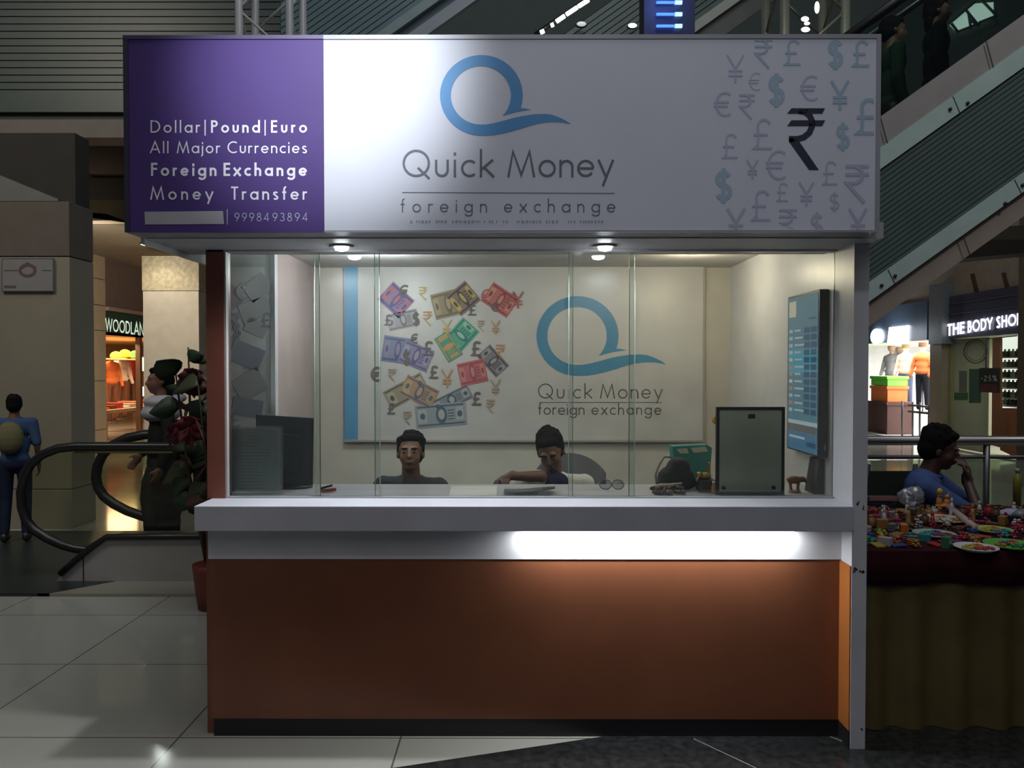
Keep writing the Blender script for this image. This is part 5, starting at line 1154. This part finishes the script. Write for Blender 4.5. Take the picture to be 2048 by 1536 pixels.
# child at left edge
Yk = 6.75; Xk = P(30, 900, Yk).x
o = person('child in a blue shirt wearing an olive backpack at the left frame edge', (Xk, Yk, .025), radians(200), STAND, P(28, 795, Yk).z / 1.71, shirt=M('child_blue', (.04, .075, .16), .8), pants=M('child_navy', (.015, .022, .045), .8), sleeve=.45, vox=.012, face=False, shw=.95)
m = MB(); m.ell((.02, .15, 1.22), (.15, .09, .19)); blob(m, 'backpack', M('pack_olive', (.14, .13, .07), .8), o, .014, 4)
# riders on the main escalator
Ye = 7.1
o = person('person in black clothes standing on the main escalator at upper right', (P(1872, 100, Ye).x, Ye, 3.03), radians(70), STAND, 1.0, shirt=M('rider_black', (.012, .016, .015), .9), pants=black, sleeve=.95, vox=.012, face=False, hair_len=1, shw=1.1)
o = person('person in a dark green top standing on the main escalator beside the sign corner', (P(1800, 100, Ye).x, Ye + .15, 2.83), radians(80), STAND, 1.06, shirt=M('rider_green', (.03, .06, .035), .9), pants=black, sleeve=.95, vox=.012, face=False, shw=1.1)
# ================================================================== artificial plant by the kiosk
pl_ = thing('artificial_tree', 'tall artificial tree with large dark leaves and red flowers at the kiosk left side', 'plant', (-1.89, 4.95, 0))
MB().lathe([(.001, .0), (.08, .0), (.095, .10), (.11, .24), (.115, .28), (.105, .28), (.09, .26), (.001, .26)], (0, 0, .001), 24).build('pot', M('pot_red', (.17, .035, .025), .5), pl_, local=True)
m = MB(); rr = random.Random(4)
st_pts = []
for i in range(6):
    a = i * 1.05 + .5; tip = V((.20 * cos(a), .18 * sin(a), rr.uniform(1.35, 2.05))); b0 = V((.03 * cos(a), .03 * sin(a), .3)); mid = b0.lerp(tip, .5) + V((.04 * cos(a + 1), .04 * sin(a + 1), 0)); pts = [b0, b0.lerp(mid, .5), mid, mid.lerp(tip, .5), tip]; st_pts.append(pts); 
    MB().tube(pts, [.014, .012, .010, .008, .005], 8).build('stem', M('stem_brown', (.07, .05, .03), .7), pl_, local=True)
def leaf(m, p, d, L, Wd, mi, up=V((0, 0, 1))):
    d = d.normalized(); s_ = d.cross(up); s_ = s_.normalized() if s_.length > .1 else V((1, 0, 0)); n_ = s_.cross(d); vs = []; N = 6
    for i in range(N + 1):
        u = i / N; w = Wd * sin(pi * (u ** .8)) * .5 + .002; c = p + d * L * u - V((0, 0, 1)) * L * .35 * u * u
        vs += [c - s_ * w + n_ * w * .25, c, c + s_ * w + n_ * w * .25, c - n_ * .002]
    fs = []
    for i in range(N):
        for q_ in range(4): fs.append((4 * i + q_, 4 * i + (q_ + 1) % 4, 4 * i + 4 + (q_ + 1) % 4, 4 * i + 4 + q_))
    fs += [(0, 1, 2, 3), (4 * N + 3, 4 * N + 2, 4 * N + 1, 4 * N)]
    m.add(vs, fs, mi, True)
lm = [M('leaf_dark', (.030, .055, .028), .5), M('leaf_olive', (.07, .075, .035), .5), M('leaf_brown', (.10, .05, .035), .5)]
fmats = [M('flower_red', (.13, .018, .022), .7), M('flower_crimson', (.085, .022, .026), .7)]
for k_ in range(99):
    pts = rr.choice(st_pts); u = rr.uniform(.18, 1) * 4; i = min(3, int(u)); p = pts[i].lerp(pts[i + 1], u - i)
    a = rr.uniform(0, 6.28); m = MB(); L_ = rr.uniform(.13, .22); leaf(m, p, V((cos(a), .6 * sin(a), rr.uniform(-.5, .8))), L_, L_ * .78, 0, V((rr.uniform(-.4, .4), -1, rr.uniform(-.1, .7))).normalized())
    m.build('leaf', lm[rr.choice((0, 0, 1, 2))], pl_, local=True)
for k_ in range(11):
    pts = rr.choice(st_pts); u = rr.uniform(.5, 1) * 4; i = min(3, int(u)); p = pts[i].lerp(pts[i + 1], u - i) + V((rr.uniform(-.14, .14), rr.uniform(-.16, .1), rr.uniform(-.05, .05)))
    m = MB()
    for q_ in range(9): a = q_ * 2 * pi / 9; leaf(m, p, V((cos(a), -.45 + .2 * (q_ % 2), sin(a) + .2)), .10, .075, 0, V((0, -1, .2)))
    m.ell(p + V((0, 0, .02)), .02, 8, 6); m.build('flower', rr.choice(fmats), pl_, local=True)
# ================================================================== vendor's table
TZ = .744
tb = thing('vendor_table', 'long vendor table with maroon cloth over an olive gold drape at right', 'table', (2.6, 3.75, 0))
X0t = 1.44
bx('table_top', M('table_wood', (.12, .08, .05), .6), X0t + .02, 3.6, 3.31, 4.28, TZ - .03, TZ - .004, tb)
for x in (X0t + .08, 3.5):
    for y in (3.38, 4.2): bx('leg', dark_metal, x - .02, x + .02, y - .02, y + .02, 0.003, TZ - .03, tb)
m = MB(); m.box(X0t, 3.62, 3.285, 4.3, TZ - .004, TZ); 
N = 60; vs = []; fs = []
for i in range(N + 1):
    x = X0t + (3.62 - X0t) * i / N; yy = 3.282 - .006 * sin(i * 1.3) - .004 * sin(i * .47); vs += [(x, 3.285, TZ), (x, yy, TZ - .05), (x, yy - .004, TZ - .135 - .006 * sin(i * .5)), (x, yy + .004, TZ - .135 - .006 * sin(i * .5)), (x, 3.29, TZ - .05)]
for i in range(N):
    for q_ in range(4): fs.append((5 * i + q_, 5 * i + q_ + 1, 5 * i + 6 + q_, 5 * i + 5 + q_))
m.add(vs, fs, 0, True); m.build('maroon_cloth', M('cloth_maroon', (.035, .006, .010), .85), tb)
vs = []; fs = []; N = 130; m = MB()
for i in range(N + 1):
    x = X0t + .01 + (3.6 - X0t) * i / N
    for r_ in range(5):
        u = r_ / 4; yy = 3.305 - (.010 + .012 * u) * sin(i * .62 + .4 * sin(i * .13)) - .01 * u; vs.append((x, yy, TZ - .01 - (TZ - .015) * u))
for i in range(N):
    for r_ in range(4): a = 5 * i + r_; fs.append((a, a + 1, a + 6, a + 5))
k0 = len(vs); vs2 = [(x, y + .004, z) for x, y, z in vs]; m.add(vs + vs2, fs + [tuple(k0 + q_ for q_ in reversed(f)) for f in fs], 0, True)
m.build('drape', M('drape_olive', (.13, .095, .028), .55, var=.15), tb)
# wares
ITEMS = {}
cols = {'red': (.45, .03, .03), 'orange': (.60, .18, .03), 'yellow': (.55, .42, .05), 'green': (.05, .24, .10), 'teal': (.05, .28, .28), 'dark blue': (.04, .08, .25), 'crimson': (.30, .02, .07), 'brown': (.14, .07, .03), 'white': (.6, .56, .52), 'silver': (.4, .4, .42), 'amber': (.40, .20, .05), 'purple': (.14, .05, .14)}
cm = {k_: M('ware_' + k_.replace(' ', '_'), tuple(q_ * .7 for q_ in v), .4, .7 if k_ == 'silver' else 0) for k_, v in cols.items()}
def tab(px, py): return PZ(px, py, TZ + .001)
rw = random.Random(11)
placed = []
def free(x, y, r_):
    for a, b_, c in placed:
        if (a - x) ** 2 + (b_ - y) ** 2 < (c + r_) ** 2: return False
    placed.append((x, y, r_)); return True
def plate(lab, px, py, r_, rim, cont, h=.012):
    c = tab(px, py); placed.append((c.x, c.y, r_)); t = thing('serving_plate', lab, 'plate', (c.x, c.y, TZ + .001))
    MB().lathe([(.001, 0), (r_ * .7, 0), (r_, h), (r_ * 1.0, h + .004), (r_ * .94, h + .003), (r_ * .68, .005), (.001, .005)], (0, 0, 0), 28).build('dish', rim, t, local=True)
    return c
white_p = M('plate_white', (.55, .52, .50), .4); green_p = M('plate_green', (.08, .35, .05), .4); cream_p = M('tray_cream', (.45, .36, .24), .5)
pls = []; BB = []
pls.append((plate('white oval plate of orange and yellow bead strings at the table front', 1952, 1100, .085, white_p, None), .055, ('orange', 'yellow', 'red')))
pls.append((plate('bright green plate of beads at the right front of the table', 2022, 1094, .105, green_p, None), .07, ('orange', 'dark blue', 'green', 'red')))
pls.append((plate('pale green plate of blue bangles in the middle of the table', 1868, 1072, .09, M('plate_pale', (.30, .36, .28), .4), None), .06, ('dark blue', 'teal', 'crimson')))
pls.append((plate('yellow-green plate behind the bright green plate', 1985, 1064, .085, M('plate_lime', (.35, .42, .10), .4), None), .055, ('orange', 'yellow', 'teal')))
pls.append((plate('cream tray of pale goods right of the red boxes', 1884, 1042, .11, cream_p, None), .06, ('white', 'amber')))
PN = ('white oval plate', 'bright green plate', 'pale green plate', 'yellow-green plate', 'cream tray')
for pi_, (c, R_, cc) in enumerate(pls):
    for i in range(6):
        a = i * 2.4; rr_ = R_ * (.25 + .12 * i); x, y = c.x + rr_ * cos(a), c.y + rr_ * sin(a); col = cc[i % len(cc)]
        m = MB(); r0 = .017
        for q_ in range(11): m.ell((x + r0 * cos(q_ * 2 * pi / 11), y + r0 * sin(q_ * 2 * pi / 11), TZ + .0135 + .001 * (q_ % 3)), .0055, 6, 5)
        o = m.build('bead_bracelet', cm[col]); ITEMS.setdefault(('bead_bracelet', col, 'plate'), []).append(o)
        tag(o, '%s bead bracelet lying on a plate on the vendor\'s table' % col, 'bracelet', 'bracelets on the plates'); BB.append((o, '%s bead bracelet lying on the %s on the vendor\'s table' % (col, PN[pi_]), x / y))
# pale roll
BBL = BB
t = thing('paper_roll', 'pale pink rolled paper lying diagonally across the table', 'roll', tab(1920, 1040)); a, b_ = tab(1898, 1022), tab(1948, 1062)
MB().tube([a + V((0, 0, .018)), a.lerp(b_, .7) + V((0, 0, .018)), b_ + V((0, 0, .018))], [.018, .018, .017], 14).build('roll', M('roll_pink', (.42, .31, .28), .7), t)
# tall yellow bottle, row of brown bottles
c = tab(2034, 1012); t = thing('tall_bottle', 'tall thin olive-yellow bottle at the right end of the table', 'bottle', c); placed.append((c.x, c.y, .03))
MB().lathe([(.020, 0), (.021, .13), (.020, .17), (.008, .18), (.008, .185)], c, 16).build('bottle_body', M('bottle_olive', (.20, .18, .03), .3), t); MB().lathe([(.011, .185), (.011, .205), (.001, .206)], c, 12).build('cap', M('cap_pale', (.3, .3, .22), .5), t)
t = thing('figurine', 'small orange and yellow figurine pair at the back of the table before the vendor', 'figurine', tab(1886, 1012)); c = tab(1886, 1016); placed.append((c.x, c.y, .05))
m = MB(); m.ell(c + V((-.02, 0, .03)), (.018, .015, .03)); m.ell(c + V((-.02, 0, .07)), (.013, .013, .014)); m.ell(c + V((.02, 0, .025)), (.018, .015, .028)); m.ell(c + V((.02, 0, .06)), .012); m.ell(c + V((0, 0, .012)), (.045, .022, .012)); m.cap(c + V((-.03, 0, .05)), c + V((-.012, -.01, .09)), .006, .005); m.cap(c + V((.03, 0, .04)), c + V((.028, 0, .08)), .006, .005)
blob(m, 'figure_body', M('fig_orange', (.50, .18, .03), .5), t, .003, 2).data.transform(Matrix.Translation(-V(t.location)))
MB().ell(c + V((-.02, -.004, .09)), (.016, .012, .018)).build('yellow_crown', M('fig_yellow', (.6, .38, .03), .5), t)
# bags
def bag(lab, px, py, w, h, mt):
    c = tab(px, py); placed.append((c.x, c.y, w)); t = thing('plastic_bag', lab, 'bag', c); m = MB()
    m.ell(c + V((0, 0, h * .45)), (w, w * .7, h * .45)); m.ell(c + V((w * .3, 0, h * .7)), (w * .5, w * .4, h * .3)); m.ell(c + V((-w * .4, 0, h * .6)), (w * .45, w * .4, h * .3)); o = blob(m, 'bag_body', mt, t, .008, 1); o.data.transform(Matrix.Translation(-V(t.location)))
    dz = o.modifiers.new('d', 'DISPLACE'); tx = bpy.data.textures.new('n', 'CLOUDS'); tx.noise_scale = .03; dz.texture = tx; dz.strength = .02
bag('clear crumpled plastic bag on the table in front of the blue shirt', 1822, 1012, .075, .11, glass('clear_film', (.75, .78, .82), 3.0, .25, .16))
bag('crumpled bluish white plastic bag at the right of the table', 2018, 1036, .06, .05, M('bag_lilac', (.34, .34, .46), .3))
bag('grey crumpled bag behind the bluish one at the right edge of the table', 2045, 1040, .05, .06, M('bag_grey', (.16, .16, .19), .4))
# trays of dark goods at the left rear
for lab, px, py, w, d_, mt in (('dark tray of silver trinkets at the rear left of the table', 1757, 1012, .08, .05, black), ('pink edged tray behind the silver trinkets', 1762, 1000, .085, .03, M('tray_pink', (.25, .12, .12), .6)), ('brown wooden tray of carved goods at the rear right of the table', 1965, 1020, .12, .04, M('tray_brown', (.08, .04, .02), .6)), ('dark tray of ornaments right of the pale roll', 1985, 1042, .10, .035, black)):
    c = tab(px, py); placed.append((c.x, c.y, w * .55)); t = thing('tray', lab, 'tray', c)
    m = MB(); m.box(c.x - w, c.x + w, c.y - d_, c.y + d_, TZ + .001, TZ + .006)
    for x0, x1, y0, y1 in ((-w, -w + .004, -d_, d_), (w - .004, w, -d_, d_), (-w, w, -d_, -d_ + .004), (-w, w, d_ - .004, d_)): m.box(c.x + x0, c.x + x1, c.y + y0, c.y + y1, TZ + .006, TZ + .022)
    m.build('tray_body', mt, t)
# scattered wares: boxes, jars, bundles
def side_of(x): return 'left part' if x < 1.75 else ('middle part' if x < 2.15 else 'right part')
LB = []
def dedupe(items):
    by = {}
    for o, f_, x in items: by.setdefault(f_, []).append((x, o))
    for f_, L_ in by.items():
        L_.sort(key=lambda q: q[0]); n_ = len(L_)
        for i, (x, o) in enumerate(L_):
            w = '' if n_ == 1 else ('left ' if i == 0 else 'right ') if n_ == 2 else ('leftmost ' if i == 0 else 'rightmost ' if i == n_ - 1 else 'middle ' if (n_ == 3 or (n_ == 5 and i == 2)) else ('', 'second ', 'third ', 'fourth ', 'fifth ', 'sixth ', 'seventh ', 'eighth ', 'ninth ', 'tenth ')[i])
            o['label'] = w + f_
def row_of(y): return 'front' if y < 3.5 else ('middle' if y < 3.85 else 'rear')
cnt = {}
for k_ in range(900):
    if len(cnt) > 230: break
    y = rw.uniform(3.33, 4.2); x = rw.uniform(X0t + .04, .70 * y + .06 if y < 3.6 else .69 * y)
    kind = rw.choice(('box', 'bundle', 'bundle', 'bundle', 'bangle', 'packet', 'packet', 'packet')) if y < 3.75 else rw.choice(('jar', 'box', 'figure', 'bundle', 'bundle', 'packet', 'box'))
    r_ = {'box': .026, 'jar': .019, 'bundle': .024, 'bangle': .026, 'packet': .028, 'figure': .018}[kind]
    if not free(x, y, r_ * .80): continue
    col = rw.choice(('red', 'orange', 'yellow', 'green', 'dark blue', 'crimson', 'crimson', 'white', 'purple', 'amber', 'teal')) if y < 3.62 else rw.choice(('brown', 'brown', 'silver', 'amber', 'crimson', 'brown', 'white', 'red'))
    a = rw.uniform(0, 3); z = TZ + .001; mt = cm[col]; sd = '%s of the %s' % (row_of(y), side_of(x))
    ux, uy = V((cos(a), sin(a), 0)), V((-sin(a), cos(a), 0))
    if kind == 'box':
        h = rw.uniform(.02, .05); m = MB(); m.obox((x, y, z + h / 2), ux * r_, uy * r_ * .6, V((0, 0, h / 2))); o = m.build('gift_box', mt, bevel=.002); nm = 'gift box'; ct = 'box'
    elif kind == 'jar':
        h = rw.uniform(.03, .065); m = MB(); m.lathe([(r_ * .8, 0), (r_, h * .1), (r_, h * .7), (r_ * .5, h * .82), (r_ * .55, h * .84), (r_ * .55, h)], (x, y, z), 12); o = m.build('jar', mt); nm = 'jar'; ct = 'jar'
    elif kind == 'bundle':
        m = MB()
        for q_ in range(14): rr_ = r_ * rw.uniform(.1, .8); aa = rw.uniform(0, 6.28); m.ell((x + rr_ * cos(aa), y + rr_ * sin(aa), z + .006 + .010 * (q_ % 3)), .0075, 6, 5)
        m.ell((x, y, z + .008), (r_ * .7, r_ * .7, .009), 8, 6); o = m.build('bead_bundle', mt); nm = 'bead bundle'; ct = 'beads'
    elif kind == 'bangle':
        m = MB()
        for q_ in range(3): m.tube([(x + r_ * .85 * cos(b * pi / 8), y + r_ * .85 * sin(b * pi / 8), z + .004 + q_ * .008) for b in range(16)], .004, 6, closed=True)
        o = m.build('bangle_stack', mt); nm = 'bangle stack'; ct = 'bangles'
    elif kind == 'packet':
        m = MB(); m.obox((x, y, z + .006), ux * r_ * 1.1 + V((0, 0, .002)), uy * r_ * .75, V((0, 0, .0045))); o = m.build('craft_packet', mt, bevel=.003); nm = 'craft packet'; ct = 'packet'
    else:
        m = MB(); h = rw.uniform(.05, .10); m.lathe([(r_, 0), (r_ * .7, h * .12), (r_ * .6, h * .5), (r_ * .35, h * .72)], (x, y, z), 10); m.ell((x, y, z + h * .84), (r_ * .42, r_ * .42, h * .16), 10, 8); o = m.build('carved_figurine', mt); nm = 'carved figurine'; ct = 'figurine'
    sz = '' if kind not in ('jar', 'figure', 'box') else ('tall ' if h > (.05 if kind != 'box' else .036) else 'short ')
    lab = '%s%s %s in the %s of the vendor\'s table' % (sz, col, nm, sd.replace(' of the ', ' row, '))
    cnt[o.name] = lab; tag(o, lab, ct, 'wares in the %s' % sd); LB.append((o, lab, x / y))
dedupe(LB); dedupe(BB)
# dark folded pushchair behind the table
t = thing('folding_chair', 'black folding chair frame behind the table left of the vendor', 'chair', (P(1765, 960, 4.9).x, 4.95, 0.0))
cx = t.location.x
for s_ in (-1, 1):
    MB().tube([(cx + .16 * s_, 5.15, .01), (cx + .14 * s_, 4.85, .55), (cx + .14 * s_, 4.78, .92)], .014, 8).build('leg', black, t); MB().tube([(cx + .16 * s_, 4.75, .01), (cx + .15 * s_, 5.05, .45)], .014, 8).build('leg', black, t)
bx('seat', M('seat_dark', (.03, .035, .03), .8), cx - .15, cx + .15, 4.78, 5.1, .44, .47, t); MB().obox((cx, 4.80, .76), (.14, 0, 0), (0, .012, 0), (0, -.01, .12)).build('backrest', MAT['seat_dark'], t)
